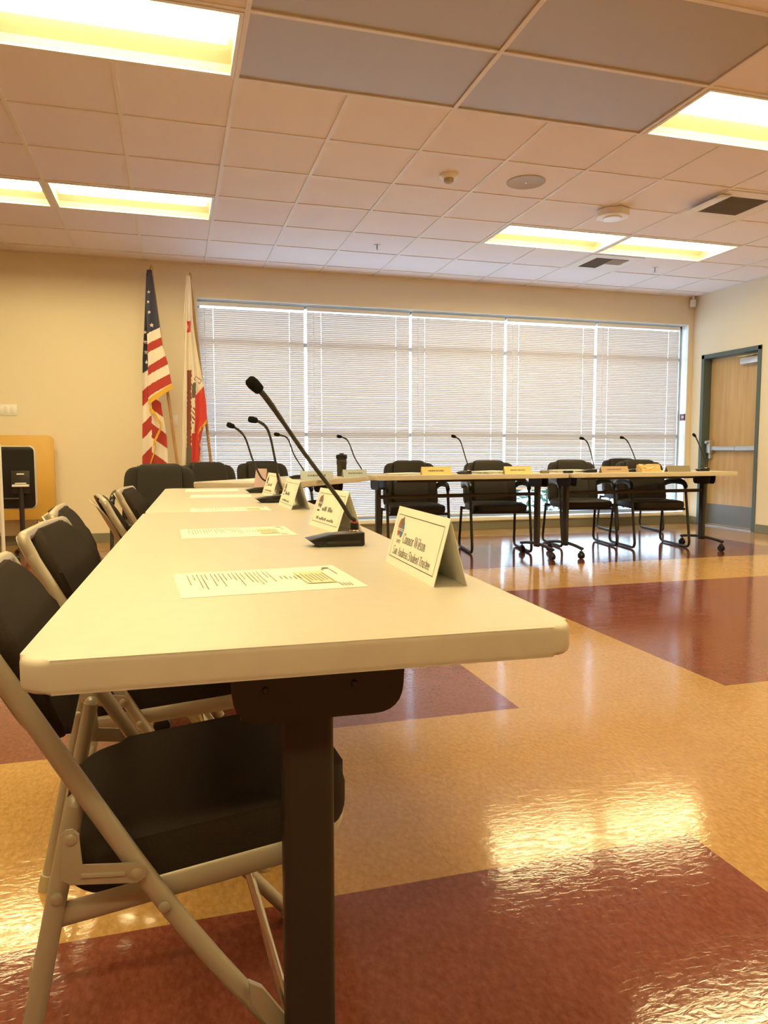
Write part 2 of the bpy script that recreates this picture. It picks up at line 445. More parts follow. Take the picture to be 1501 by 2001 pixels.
# blinds
def make_blind(x0, x1, zb, label):
    yb = YF+.085; top = 2.47
    o = empty('venetian_blind', ((x0+x1)/2, yb, zb), 0, label, 'window blind', 'venetian blinds across the window')
    w = (x1-x0)/2; H = top-zb
    b = BM(); box(b, (-w, -.02, H-.005), (w, .02, H+.035), .003); obj('headrail', b, M['whiteplastic'], o)
    b = BM(); box(b, (-w, -.013, -.006), (w, .013, .012), .004); obj('bottom_rail', b, M['whiteplastic'], o)
    cords = [-w+.16, w-.16]
    b = BM(); n = int((H-.03)/.0212); half = .0125; tilt = rad(56.5)
    segs = []; xs = [-w]+[c+s for c in cords for s in (-.0026, .0026)]+[w]
    for k in range(n):
        zc = .024+k*.0212; tl = tilt+R.uniform(-.005, .005); dz0 = R.uniform(-.0006, .0006)
        cs, sn = math.cos(tl), math.sin(tl)
        def pt(x, s):   # s -1..1 from the low outer edge to the high inner edge; slight crown
            cr = .0016*(1-s*s)
            return b.verts.new((x, -s*half*cs - cr*sn, zc+dz0+s*half*sn - cr*cs*-1*0.6))
        cols = [[pt(x, s) for s in (-1, -.45, .45, 1)] for x in xs]
        for q in range(len(xs)-1):
            A, B = cols[q], cols[q+1]; hole = q % 2 == 1
            for s in range(3):
                if hole and s == 1: continue
                b.faces.new((A[s], B[s], B[s+1], A[s+1]))
    obj('slats', b, M['slat'], o)
    for c in cords:
        b = BM()
        tube(b, [(c-.006, -.0135, 0), (c-.006, -.0135, H)], .0006, 5); tube(b, [(c-.006, .0135, 0), (c-.006, .0135, H)], .0006, 5)
        obj('ladder_cord', b, M['whiteplastic'], o)
    b = BM(); tube(b, [(-w+.07, -.024, H-.02), (-w+.07, -.026, H-1.15)], .004, 6); obj('tilt_wand', b, M['clearplastic'], o)
    return o
BL = [(.275, 1.405, .20, 'leftmost pale window blind, behind the flags'), (1.437, 2.620, .19, 'pale window blind second from the left, behind the tall dark tumbler'),
      (2.648, 3.808, .19, 'middle pale window blind of the five'), (3.838, 5.028, .47, 'pale window blind second from the right, raised a little at its foot'),
      (5.058, 6.255, .40, 'rightmost pale window blind, next to the white reveal and small red sign')]
for a in BL: make_blind(*a)

# outside: paving, hedge
b = BM(); box(b, (-8, YF+.3, -.25), (16, 30, -.15)); struct('trim_outdoor_paving', b, M['concrete'])

# door
d = BM()
fx0, fx1 = XR-.012, XR+.19
box(d, (fx0, DY0-.0, 0), (fx1, DY0+.05, DZ), .002); box(d, (fx0, DY1-.05, 0), (fx1, DY1, DZ), .002); box(d, (fx0, DY0, DZ-.05), (fx1, DY1, DZ), .002)
door = struct('door_1', d, M['doorframe'])
lx = XR+.10
b = BM(); box(b, (lx, DY0+.053, .012), (lx+.045, DY1-.053, DZ-.053), .001)
leaf = obj('door_leaf', b, M['doorwood'], door, False)
b = BM(); box(b, (lx-.003, DY0+.06, .02), (lx-.0003, DY1-.06, .27), .0008); obj('kick_plate', b, M['kick'], door, False)
b = BM()
zb = .965
box(b, (lx-.065, DY0+.06, zb-.028), (lx-.035, DY0+.40, zb+.028), .006)
box(b, (lx-.060, DY0+.41, zb-.026), (lx-.030, DY1-.14, zb+.026), .006)
box(b, (lx-.035, DY0+.07, zb-.02), (lx, DY0+.12, zb+.02)); box(b, (lx-.035, DY1-.19, zb-.02), (lx, DY1-.14, zb+.02))
pb = obj('panic_bar', b, M['steel'], door)
b = BM(); box(b, (lx-.07, DY1-.15, zb-.06), (lx, DY1-.075, zb+.10), .008); tube(b, [(lx-.07, DY1-.11, zb+.075), (lx-.10, DY1-.11, zb+.075)], .018, 12)
box(b, (lx-.05, DY1-.135, zb-.13), (lx, DY1-.095, zb-.06), .006)
obj('latch_case', b, M['steel'], pb)
b = BM(); box(b, (lx-.075, DY0+.09, DZ-.18), (lx, DY0+.36, DZ-.105), .006)
dc = obj('door_closer', b, M['steel'], door)
b = BM(); tube(b, fillet([(lx-.04, DY0+.20, DZ-.105), (lx-.04, DY0+.20, DZ-.085), (lx-.09, DY0+.40, DZ-.085), (lx-.02, DY0+.10, DZ-.075), (lx-.02, DY0+.10, DZ-.06)], .02), .008, 8)
obj('closer_arm', b, M['brass'], dc)
b = BM(); box(b, (XR-.005, DY0+.05, 0), (XR+.19, DY1-.05, .010), .002); tag(obj('threshold', b, M['steel'], door, False))

# ------------------------------------------------------------------ ceiling lamps
def make_lamp():
    o = empty('ceiling_lamp', (0, 0, ZC), 0)
    L2, W2 = T-.014, T/2-.014
    b = BM()
    for a, c in (((-L2, -W2, -.003), (L2, -W2+.02, .012)), ((-L2, W2-.02, -.003), (L2, W2, .012)), ((-L2, -W2, -.003), (-L2+.02, W2, .012)), ((L2-.02, -W2, -.003), (L2, W2, .012))): box(b, a, c)
    obj('frame', b, M['lampframe'], o, False)
    b = BM()    # curved reflector trough, closed at both ends
    prof = [(-W2+.018, .0), (-W2+.03, .045), (-W2+.09, .082), (-.06, .095), (.06, .095), (W2-.09, .082), (W2-.03, .045), (W2-.018, .0)]
    rows = [[b.verts.new((x, y, z)) for y, z in prof] for x in (-L2+.018, L2-.018)]
    for k in range(len(prof)-1): b.faces.new((rows[0][k], rows[0][k+1], rows[1][k+1], rows[1][k]))
    for rw in rows: b.faces.new(rw)
    obj('reflector', b, M['reflector'], o)
    b = BM()
    prism(b, [(-.085, .066), (-.08, .046), (-.055, .036), (.055, .036), (.08, .046), (.085, .066)], -L2+.05, L2-.05, 'YZ')
    obj('lamp_diffuser', b, M['lamp'], o)
    return o
LL = {(-2, -1): 'large bright ceiling lamp at the top left corner', (-2, 3): 'bright ceiling lamp above the flags, the whole one of that pair',
      (-4, 3): 'bright ceiling lamp cut by the left edge, beside a whole lamp', (4, -1): 'bright ceiling lamp cut by the right edge near the top',
      (4, 3): 'bright ceiling lamp over the window, left one of a pair', (6, 3): 'bright ceiling lamp over the window, right one of a pair',
      (-4, -1): 'ceiling lamp outside the frame, left of the large upper left lamp', (6, -1): 'ceiling lamp outside the frame, right of the upper right lamp'}
proto = None
for (i, j) in lights:
    o = make_lamp() if proto is None else copy_tree(proto)
    if proto is None: proto = o
    o.location = (GX+(i+1)*T, GY+(j+.5)*T, ZC)
    tag(o, LL.get((i, j), 'ceiling lamp overhead, out of the picture behind the camera'), 'ceiling lamp', 'recessed ceiling lamps')

# ------------------------------------------------------------------ ceiling devices
def smoke(x, y, label):
    o = empty('smoke_detector', (x, y, ZC+.006), 0, label, 'smoke detector')
    b = BM(); lathe(b, [(.0, 0), (.068, 0), (.066, -.014), (.05, -.028), (.0, -.030)], 28); obj('base', b, M['whiteplastic'], o)
    b = BM(); lathe(b, [(0, -.026), (.036, -.026), (.034, -.048), (.022, -.056), (0, -.058)], 20); obj('sensor_dome', b, M['cap'], o)
smoke(1.912, 4.97, 'round white smoke detector with a tan centre on the ceiling')
def cspeaker(x, y, label):
    o = empty('ceiling_speaker', (x, y, ZC+.006), 0, label, 'speaker', 'round ceiling speakers')
    b = BM(); lathe(b, [(0, 0), (.14, 0), (.14, -.004), (.132, -.007), (.128, -.005), (0, -.005)], 40); obj('grille', b, M['speakergrey'], o)
    b = BM(); lathe(b, [(0, -.005), (.008, -.005), (.006, -.008), (0, -.008)], 12); obj('badge', b, M['chrome'], o)
cspeaker(2.501, 4.945, 'round grey ceiling speaker right of the smoke detector')
o = empty('access_point', (3.462, 5.314, ZC), rad(20), 'white eight-sided wireless unit on the ceiling above the paired lamps', 'wireless unit')
b = BM(); prism(b, [(.135*math.cos(rad(22.5+45*k)), .135*math.sin(rad(22.5+45*k))) for k in range(8)], 0, -.055, 'XY', .008); obj('housing', b, M['whiteplastic'], o)
b = BM(); lathe(b, [(0, -.055), (.075, -.055), (.07, -.066), (0, -.068)], 28); obj('lens', b, M['clearplastic'], o)
def vent(cx, cy, label, kind):
    o = empty('air_vent', (cx, cy, ZC), 0, label, 'air vent', 'square ceiling vents')
    b = BM(); h = .29; a = .185
    for p, q in (((-h, -h, -.004), (h, -a, .004)), ((-h, a, -.004), (h, h, .004)), ((-h, -a, -.004), (-a, a, .004)), ((a, -a, -.004), (h, a, .004))): box(b, p, q)
    obj('frame', b, M['grid'], o, False)
    b = BM(); box(b, (-a, -a, .0), (a, a, .004))
    for k in range(18): box(b, (-a+.005, -a+.01+k*.0205, -.004), (a-.005, -a+.016+k*.0205, 0))
    obj('grille', b, M['ventdark'], o, False)
    if kind == 1:
        b = BM(); prism(b, [(-h-.02, -.012), (-a-.02, -.012), (-a-.02, -.016), (-h-.06, -.045), (-h-.065, -.04)], -.22, .12, 'XZ'); obj('deflector', b, M['clearplastic'], o)
    else:
        b = BM(); box(b, (.02, -.02, -.008), (a+.03, a+.03, -.004)); obj('cover_plate', b, M['grid'], o, False)
        b = BM(); box(b, (.0, -a, -.009), (a, -.0, -.0045)); obj('stained_plate', b, M['rust'], o, False)
vent(4.315, 4.945, 'dark square ceiling vent with a clear deflector at its left', 1)
vent(4.315, 6.775, 'small square ceiling vent below the paired lamps, half covered with plates', 2)
def sprinkler(x, y, label):
    o = empty('sprinkler', (x, y, ZC+.006), 0, label, 'sprinkler', 'ceiling sprinklers')
    b = BM(); lathe(b, [(0, 0), (.032, 0), (.03, -.006), (.012, -.009), (0, -.009)], 20); obj('escutcheon', b, M['steel'], o)
    b = BM(); lathe(b, [(.0, -.009), (.009, -.009), (.009, -.03), (.005, -.045), (.02, -.048), (.02, -.051), (0, -.052)], 14); obj('head', b, M['steel'], o)
sprinkler(1.896, 6.797, 'small sprinkler on the ceiling left of the paired lamps')
sprinkler(4.967, 6.806, 'small sprinkler on the ceiling right of the half covered vent')
o = empty('motion_sensor', (6.34, 7.90, 2.81), rad(-40), 'small white sensor in the corner under the ceiling', 'sensor')
b = BM(); box(b, (-.035, -.03, -.07), (.035, .03, .02), .008); obj('housing', b, M['whiteplastic'], o)
b = BM(); tube(b, [(0, 0, .02), (0, 0, .066)], .014, 10); obj('bracket', b, M['whiteplastic'], o)

# wall plates
def plate(x0, x1, z0, z1, label, n, name):
    o = empty(name, ((x0+x1)/2, YF, (z0+z1)/2), 0, label, 'wall plate', 'white plates on the window wall')
    w, h = (x1-x0)/2, (z1-z0)/2
    b = BM(); box(b, (-w, -.007, -h), (w, 0, h), .003); obj('cover', b, M['white_trim'], o)
    for k in range(n):
        c = -w+(k+.5)*2*w/n
        b = BM(); box(b, (c-.018, -.011, -.034), (c+.018, -.006, .034), .002); obj('rocker', b, M['whiteplastic'], o)
plate(-1.70, -1.475, 1.285, 1.395, 'wide white switch plate at the left edge, above the yellow tabletop', 4, 'switch_plate')
plate(-.012, .052, 1.20, 1.31, 'small white wall plate on the wall between the two flags', 1, 'wall_plate')
o = empty('wall_sign', (WX1-.012, YF+.055, 1.365), 0, 'small dark red sign on the white window reveal', 'sign')
b = BM(); box(b, (-.006, -.052, -.042), (0, .048, .042), .002); obj('plate', b, M['signred'], o)
b = BM(); box(b, (-.0068, -.028, -.010), (-.006, .014, .012)); obj('printed_line', b, M['pinkcard'], o, False)

# ------------------------------------------------------------------ tables
def make_table(L, W, z, name, legs, label, group, inset=.135, bar=True):
    """local x along the length, y across"""
    o = empty(name, (0, 0, 0), 0, label, 'table', group)
    t = .036
    b = BM(); prism(b, rrect(-L/2, -W/2, L/2, W/2, .035, 8), z-t, z, 'XY', .007)
    for f in b.faces:
        f.material_index = 0 if f.normal.z > .7 or f.calc_center_median().z > z-.0015 else 1
    obj('tabletop', b, None, o, True, [M['laminate'], M['laminate_edge']])
    for s in legs:
        x = s*(L/2-inset)
        b = BM(); prism(b, rrect(x-.018, -.033, x+.018, .033, .010, 4), .085, z-t-.075, 'XY'); leg = obj('leg', b, M['black'], o)
        b = BM(); zt = z-t
        pr = [(q-.012, w_) for q, w_ in [(-.135, zt-.001), (-.118, zt-.012), (-.108, zt-.035), (-.103, zt-.068), (-.08, zt-.086), (.08, zt-.086), (.103, zt-.068), (.108, zt-.035), (.118, zt-.012), (.135, zt-.001)]]
        pr = [(v_.x, v_.y) for v_ in fillet([(a_, c_, 0) for a_, c_ in [(-.150, zt-.001), (-.122, zt-.001), (-.117, zt-.086), (.093, zt-.086), (.098, zt-.001), (.126, zt-.001)]], .036, 6)]
        pr = [p_ for p_ in pr if p_[1] < zt-.0005]
        prism(b, pr, x-.036, x-.030, 'YZ'); prism(b, pr, x+.030, x+.036, 'YZ')
        box(b, (x-.036, -.10, zt-.006), (x+.036, .10, zt-.0005)); box(b, (x-.034, -.085, zt-.082), (x+.034, .085, zt-.074))
        br = obj('bracket', b, M['black'], o)
        for yy in (-.055, .055):
            for sd in (-1, 1):
                b = BM(); lathe(b, [(0, x+sd*.036), (.005, x+sd*.036), (.003, x+sd*.0385), (0, x+sd*.0385)], 10, 'X', (0, yy, zt-.045)); obj('screw', b, M['blackgloss'], br)
        for yy in (-.024, .026):
            b = BM(); lathe(b, [(0, 0), (.006, 0), (.0055, -.005), (0, -.006)], 10, 'Z', (x-.026*s*-1, yy, zt-.082)); obj('nut', b, M['chrome'], br)
        b = BM()
        pts = curve([(x, -.27, .088), (x, -.15, .104), (x, 0, .112), (x, .15, .104), (x, .27, .088)], 6)
        tube(b, pts, .021, 10, flat=(1.0, .62)); obj('foot', b, M['black'], o)
        for sd in (-1, 1):
            y = sd*.262
            b = BM(); lathe(b, [(0, x-.020), (.026, x-.020), (.028, x-.014), (.028, x-.004), (.02, x-.003), (.02, x+.003), (.028, x+.004), (.028, x+.014), (.026, x+.020), (0, x+.020)], 18, 'X', (0, y, .028))
            c = obj('caster', b, M['blackgloss'], o)
            b = BM(); tube(b, [(x, y, .04), (x, y, .085)], .007, 8); box(b, (x-.010, y-.02, .050), (x+.010, y+.02, .066), .004); obj('caster_stem', b, M['black'], c)
    if bar:
        b = BM(); tube(b, [(-L/2+inset, 0, z-.185), (L/2-inset, 0, z-.185)], .016, 8); obj('cross_bar', b, M['black'], o)
        b = BM(); box(b, (-L/2+.28, -.05, z-t-.03), (L/2-.28, -.01, z-t-.0005)); obj('top_rail', b, M['black'], o, False)
    return o
TG = 'meeting tables set in a horseshoe'
ZT1, ZT2 = .722, .740
ROT = rad(90-1.75)
t1 = make_table(1.82, .622, ZT1, 'meeting_table', (-1, 1), 'cream topped meeting table nearest the camera, filling the left foreground', TG, bar=False)
t1.location = (.180, 1.676, 0); t1.rotation_euler = (0, 0, ROT)
t2 = make_table(1.70, .622, ZT1-.001, 'meeting_table', (-1, 1), 'cream meeting table end to end behind the nearest one', TG, bar=False)
t2.location = (.236, 3.442, 0); t2.rotation_euler = (0, 0, ROT)
t3 = make_table(1.39, .61, ZT2, 'meeting_table', (-1, 1), 'meeting table standing at a slant in the far left corner of the horseshoe', TG)
dx, dy = -.627, -.779
fx, fy = 1.455, 5.40
cx, cy = fx+dx*.70+(-.779)*.31, fy+dy*.70+.627*.31
t3.location = (cx, cy, 0); t3.rotation_euler = (0, 0, math.atan2(.779, .627))
t4 = make_table(1.75, .61, ZT2, 'meeting_table', (-1, 1), 'far meeting table with two yellow name cards, before the window', TG)
t4.location = (2.345, 5.765, 0); t4.rotation_euler = (0, 0, rad(2))
t5 = make_table(1.775, .61, ZT2+.001, 'meeting_table', (-1, 1), 'far meeting table nearest the door, with a crumpled brown bag on it', TG)
t5.location = (4.118, 5.815, 0); t5.rotation_euler = (0, 0, rad(2.0))

# flip-top table folded up at the left
o = empty('flip_top_table', (-2.05, 6.98, 0), 0, 'folded flip-top table on casters showing its black underside', 'table')
b = BM(); prism(b, rrect(-.88, .425, .88, .985, .05), .03, .062, 'XZ', .005); obj('tabletop', b, M['laminate_edge'], o)
b = BM(); prism(b, rrect(-.868, .437, .868, .973, .04), .022, .030, 'XZ', .002); tag(obj('underside', b, M['blackgloss'], o), 'black underside sheet')
for s in (-1, 1):
    x = s*.76
    b = BM(); tube(b, [(x, 0, .085), (x, 0, .63)], .021, 12); obj('leg', b, M['black'], o)
    b = BM(); box(b, (x-.075, -.005, .565), (x+.075, .025, .765), .006); br = obj('bracket', b, M['black'], o)
    b = BM(); box(b, (x-.068, -.03, .625), (x+.068, -.004, .645), .004); box(b, (x-.045, -.02, .65), (x+.045, -.004, .66), .003); box(b, (x-.03, -.012, .73), (x+.03, -.004, .742), .002); tag(obj('latch', b, M['lampframe'], br), 'pale metal latch')
    b = BM(); tube(b, curve([(x, -.27, .085), (x, -.12, .10), (x, 0, .108), (x, .12, .10), (x, .27, .085)], 5), .02, 10); obj('foot', b, M['black'], o)
    for y in (-.26, .26):
        b = BM(); lathe(b, [(0, x-.02), (.028, x-.018), (.028, x+.018), (0, x+.02)], 16, 'X', (0, y, .028)); c = obj('caster', b, M['blackgloss'], o)
        b = BM(); tube(b, [(x, y, .04), (x, y, .09)], .009, 8); obj('caster_stem', b, M['black'], c)
b = BM(); tube(b, [(-.76, .0, .52), (.76, .0, .52)], .012, 8); obj('cross_bar', b, M['black'], o)

# yellow topped table leaning by the wall
o = empty('folding_table', (-2.05, 7.80, 0), 0, 'folding table with a yellow wood top turned upright against the wall', 'table')
b = BM(); prism(b, rrect(-.92, .265, .915, 1.09, .05), .0, .03, 'XZ', .004); obj('tabletop', b, M['yellowtop'], o)
for s in (-1, 1):
    b = BM(); tube(b, fillet([(s*.74, .045, .60), (s*.74, .045, .28), (s*.80, -.06, .0)], .04), .014, 10); obj('leg', b, M['chrome'], o)
    b = BM(); tube(b, [(s*.60, .075, .6), (s*.60, .075, 0)], .016, 10); obj('leg', b, M['steel'], o)

# white framed rolling board at the left edge (only its end shows)
o = empty('rolling_board', (-1.36, 5.98, 0), 0, 'white post of a rolling board at the left edge', 'board')
b = BM(); tube(b, [(.118, 0, .09), (.118, 0, .985)], .014, 10); obj('post', b, M['whiteplastic'], o)
b = BM(); box(b, (-.9, -.012, .33), (.105, .012, .98), .004); obj('board_panel', b, M['whiteplastic'], o)
b = BM(); tube(b, fillet([(.118, -.25, .065), (.118, 0, .10), (.118, .25, .065)], .1), .016, 10); obj('foot', b, M['whiteplastic'], o)
for y in (-.24, .24):
    b = BM(); lathe(b, [(0, .10), (.026, .102), (.026, .134), (0, .136)], 14, 'X', (0, y, .027)); obj('caster', b, M['blackgloss'], o)
    b = BM(); tube(b, [(.118, y, .04), (.118, y, .075)], .008, 8); obj('caster_stem', b, M['black'], o)
b = BM(); tube(b, [(-.88, 0, .09), (-.88, 0, .985)], .014, 10); obj('post', b, M['whiteplastic'], o)
b = BM(); tube(b, fillet([(-.88, -.25, .065), (-.88, 0, .10), (-.88, .25, .065)], .1), .016, 10); obj('foot', b, M['whiteplastic'], o)
for y in (-.24, .24):
    b = BM(); lathe(b, [(0, -.896), (.026, -.896), (.026, -.864), (0, -.864)], 14, 'X', (0, y, .027)); obj('caster', b, M['blackgloss'], o)

# ------------------------------------------------------------------ folding chairs
def make_fold():
    o = empty('folding_chair', (0, 0, 0), 0)
    HW = .215
    # long frame tube: front foot, up past the seat, over the back, down the other side
    side = [(.225, 0.018), (.116, .155), (-.023, .360), (-.203, .672), (-.229, .720)]
    top = [(-.248, .765)]
    for sy in (-1, 1):
        y = sy*HW
        pts = [(x, y*(1-.10*max(0, min(1, (z-.5)/.22))), z) for x, z in side]
        P = curve(pts, 5)
        Q = fillet([P[-1], Vector((-.246, y*.89, .755)), Vector((-.248, 0, .759))], .085, 8)
        b = BM(); tube(b, P+Q[1:], .0125, 12)
        obj('frame_tube', b, M['taupe'], o)
        b = BM(); tube(b, [(.233, y, 0), (.215, y, .034)], .0155, 12); obj('foot_cap', b, M['cap'], o)
        # rear leg
        yr = sy*(HW+.002)
        Lr = [(-.225, .018), (-.178, .238), (-.149, .380), (-.125, .493)]
        b = BM(); tube(b, [(x, yr-sy*.026, z) for x, z in Lr], [.0125, .0125, .0125, .012], 12)
        lathe(b, [(.012, 0), (.010, .008), (.005, .012), (0, .013)], 12, 'Z', (-.1245, yr-sy*.026, .492))
        rl = obj('rear_leg', b, M['taupe'], o)
        b = BM(); tube(b, [(-.229, yr-sy*.026, 0), (-.222, yr-sy*.026, .034)], .0155, 12); obj('foot_cap', b, M['cap'], rl)
        # bracket: bell crank between the rear leg and the long tube
        yo = yr+sy*.0125
        b = BM()
        y0b, y1b = sorted((yo, yo+sy*.003))
        poly = [(-.139, .474), (-.133, .480), (-.125, .480), (-.118, .472), (-.117, .432), (-.052, .424), (-.043, .416), (-.044, .404), (-.055, .398), (-.13, .410), (-.142, .420)]
        prism(b, poly, y0b, y1b, 'XZ', .001)
        tube(b, [(-.118, yo+sy*.003, .420), (-.068, yo+sy*.003, .413)], .003, 6)
        hb = obj('hinge_bracket', b, M['taupe'], o)
        for x, z in ((-.128, .467), (-.055, .410), (-.149, .380), (-.023, .360)):
            b = BM(); q0 = yr-sy*.014 if (x, z) == (-.149, .380) else yo+sy*.001
            lathe(b, [(0, q0), (.0075, q0), (.0075, q0+sy*.003), (.005, q0+sy*.0045), (0, q0+sy*.005)], 12, 'Y', (x, 0, z)); obj('rivet', b, M['taupe'], hb)
        # ganging clip near the foot
        b = BM(); y0c, y1c = sorted((y+sy*.010, y+sy*.02)); prism(b, [(.080, .235), (.098, .222), (.130, .172), (.118, .150), (.098, .175), (.082, .205)], y0c, y1c, 'XZ', .002); obj('ganging_clip', b, M['taupe'], o)
    # seat pan frame
    b = BM(); hw = HW-.03
    path = fillet([(-.155, -hw, .346), (.200, -hw, .382), (.250, -hw+.09, .390), (.250, hw-.09, .390), (.200, hw, .382), (-.155, hw, .346)], .07, 6)
    tube(b, path, .0165, 8, flat=(1.0, .35)); obj('seat_frame', b, M['taupe'], o)
    # seat pad
    b = BM()
    n = 14; outl = []
    for x, y in rrect(-.150, -hw+.002, .248, hw-.002, .085, 7): outl.append((x, y))
    prism(b, outl, .362, .432, 'XY', .022)
    for v in b.verts:
        t = max(0, min(1, (v.co.z-.362)/.07))
        v.co.z += .09*(v.co.x-.04) + .006*t
    obj('seat', b, M['cloth'], o)
    # back pad and steel back shell
    def backpad(w0, w1, off, th, mname, z0, z1, bev):
        b = BM(); outl = []
        for a, zz in rrect(-w0, z0, w0, z1, .085, 8): outl.append((a, zz))
        prism(b, outl, -th/2, th/2, 'YZ', bev)
        for v in b.verts:
            f = (v.co.z-z0)/(z1-z0)
            v.co.y *= (w1+(w0-w1)*f)/w0
            bow = .028*(1-(v.co.y/w0)**2)
            v.co.x += -.158-.095*f + off - bow
        return b
    obj('back_shell', backpad(.188, .182, -.006, .006, '', .565, .748, .002), M['taupe'], o)
    obj('backrest', backpad(.186, .178, .026, .036, '', .548, .764, .015), M['cloth'], o)
    # bars between the legs
    b = BM(); tube(b, [(.150, -HW, .105), (.150, HW, .105)], .008, 8); obj('front_crossbar', b, M['taupe'], o)
    b = BM(); tube(b, [(-.195, -HW+.024, .155), (-.195, HW-.024, .155)], .008, 8); obj('rear_crossbar', b, M['taupe'], o)
    b = BM(); tube(b, [(.075, -.05, .405), (.150, -HW+.05, .105)], .005, 8); obj('support_rod', b, M['chrome'], o)
    return o
FC = [(-.014, 1.144, rad(3), 'nearest folding chair, dark seat cut by the left edge under the near table'),
      (-.043, 1.795, rad(-4), 'second folding chair from the camera, just behind the nearest one'),
      (-.085, 2.33, rad(3), 'third folding chair from the camera, before the black upright tabletop'),
      (-.020, 2.90, rad(9), 'fourth folding chair from the camera, seen edge-on by the wall'),
      (.030, 3.48, rad(-6), 'farthest folding chair, in front of the first padded armchair')]
fp = None
for x, y, rz, l in FC:
    o = make_fold() if fp is None else copy_tree(fp)
    fp = fp or o
    o.location = (x, y, 0); o.rotation_euler = (0, 0, rz); tag(o, l, 'chair', 'folding chairs along the near tables')

# ------------------------------------------------------------------ padded armchairs on sled frames
def make_arm():
    o = empty('guest_armchair', (0, 0, 0), 0)
    b = BM(); cushion(b, .255, .245, .048, (0, -.035, .415), .45, 12, None, .3)
    obj('seat', b, M['leather'], o)
    def back(w0, w1, y0, y1, z0, z1, th, m, name, e=.3, par=None):
        b = BM()
        cushion(b, 1, 1, 1, (0, 0, 0), e, 14, None, .22)
        for v in b.verts:
            f = (v.co.z+1)/2; w = w0+(w1-w0)*f
            x = v.co.x*w; zz = z0+(z1-z0)*f
            yc = y0+(y1-y0)*f + .02*math.sin(PI*f)*0
            v.co = Vector((x, yc+v.co.y*th/2+.04*(x/.25)**2*-1, zz))
        return obj(name, b, m, par or o)
    bk = back(.265, .242, .19, .275, .40, .825, .085, M['leather'], 'backrest')
    back(.172, .158, .168, .258, .43, .845, .105, M['leather'], 'center_panel', .28, bk)
    for s in (-1, 1):
        # stitched seams beside the centre panel
        b = BM(); tube(b, [(s*.168, .13, .46), (s*.160, .18, .66), (s*.152, .225, .83)], .003, 6); obj('seam', b, M['black'], bk)
        x = s*.275
        path = fillet([(x-s*.02, .235, .585), (x, .05, .625), (x, -.185, .615), (x, -.300, .0135), (x, .275, .0135), (x-s*.01, .215, .40)], .075, 7)
        b = BM(); tube(b, path, .0125, 10); obj('sled_frame', b, M['black'], o)
        b = BM(); tube(b, curve([(x-s*.02, .225, .592), (x, .12, .630), (x, -.03, .645), (x, -.16, .622), (x, -.205, .575)], 5), [.016]+[.024]*19+[.014], 10, flat=(.75, 1.1)); obj('armrest', b, M['blackgloss'], o)
    b = BM(); tube(b, [(-.27, .215, .385), (.27, .215, .385)], .0115, 8); tube(b, [(-.27, -.20, .372), (.27, -.20, .372)], .0115, 8); obj('seat_rail', b, M['black'], o)
    return o
AC = [(2.10, 6.30, rad(-8), 'dark padded armchair behind the left of the two yellow name cards'),
      (2.885, 6.26, rad(-10), 'dark padded armchair between the two yellow name cards'),
      (3.88, 6.42, rad(-9), 'dark padded armchair where the two far tables meet, near loose papers'),
      (4.50, 6.16, rad(-9), 'dark padded armchair behind the crumpled brown bag'),
      (5.16, 7.42, rad(-8), 'dark padded armchair far back against the window, half hidden'),
      (-.115, 5.30, rad(-4), 'dark padded armchair in front of the striped flag, at the end of the side tables'),
      (.37, 5.98, rad(28), 'dark padded armchair in front of the white and red flag'),
      (.86, 6.55, rad(20), 'dark padded armchair at the left foot of the window, behind the gooseneck microphones')]
ap = None
for x, y, rz, l in AC:
    o = make_arm() if ap is None else copy_tree(ap)
    ap = ap or o
    o.location = (x, y, 0); o.rotation_euler = (0, 0, rz); tag(o, l, 'chair', 'padded armchairs round the far tables')

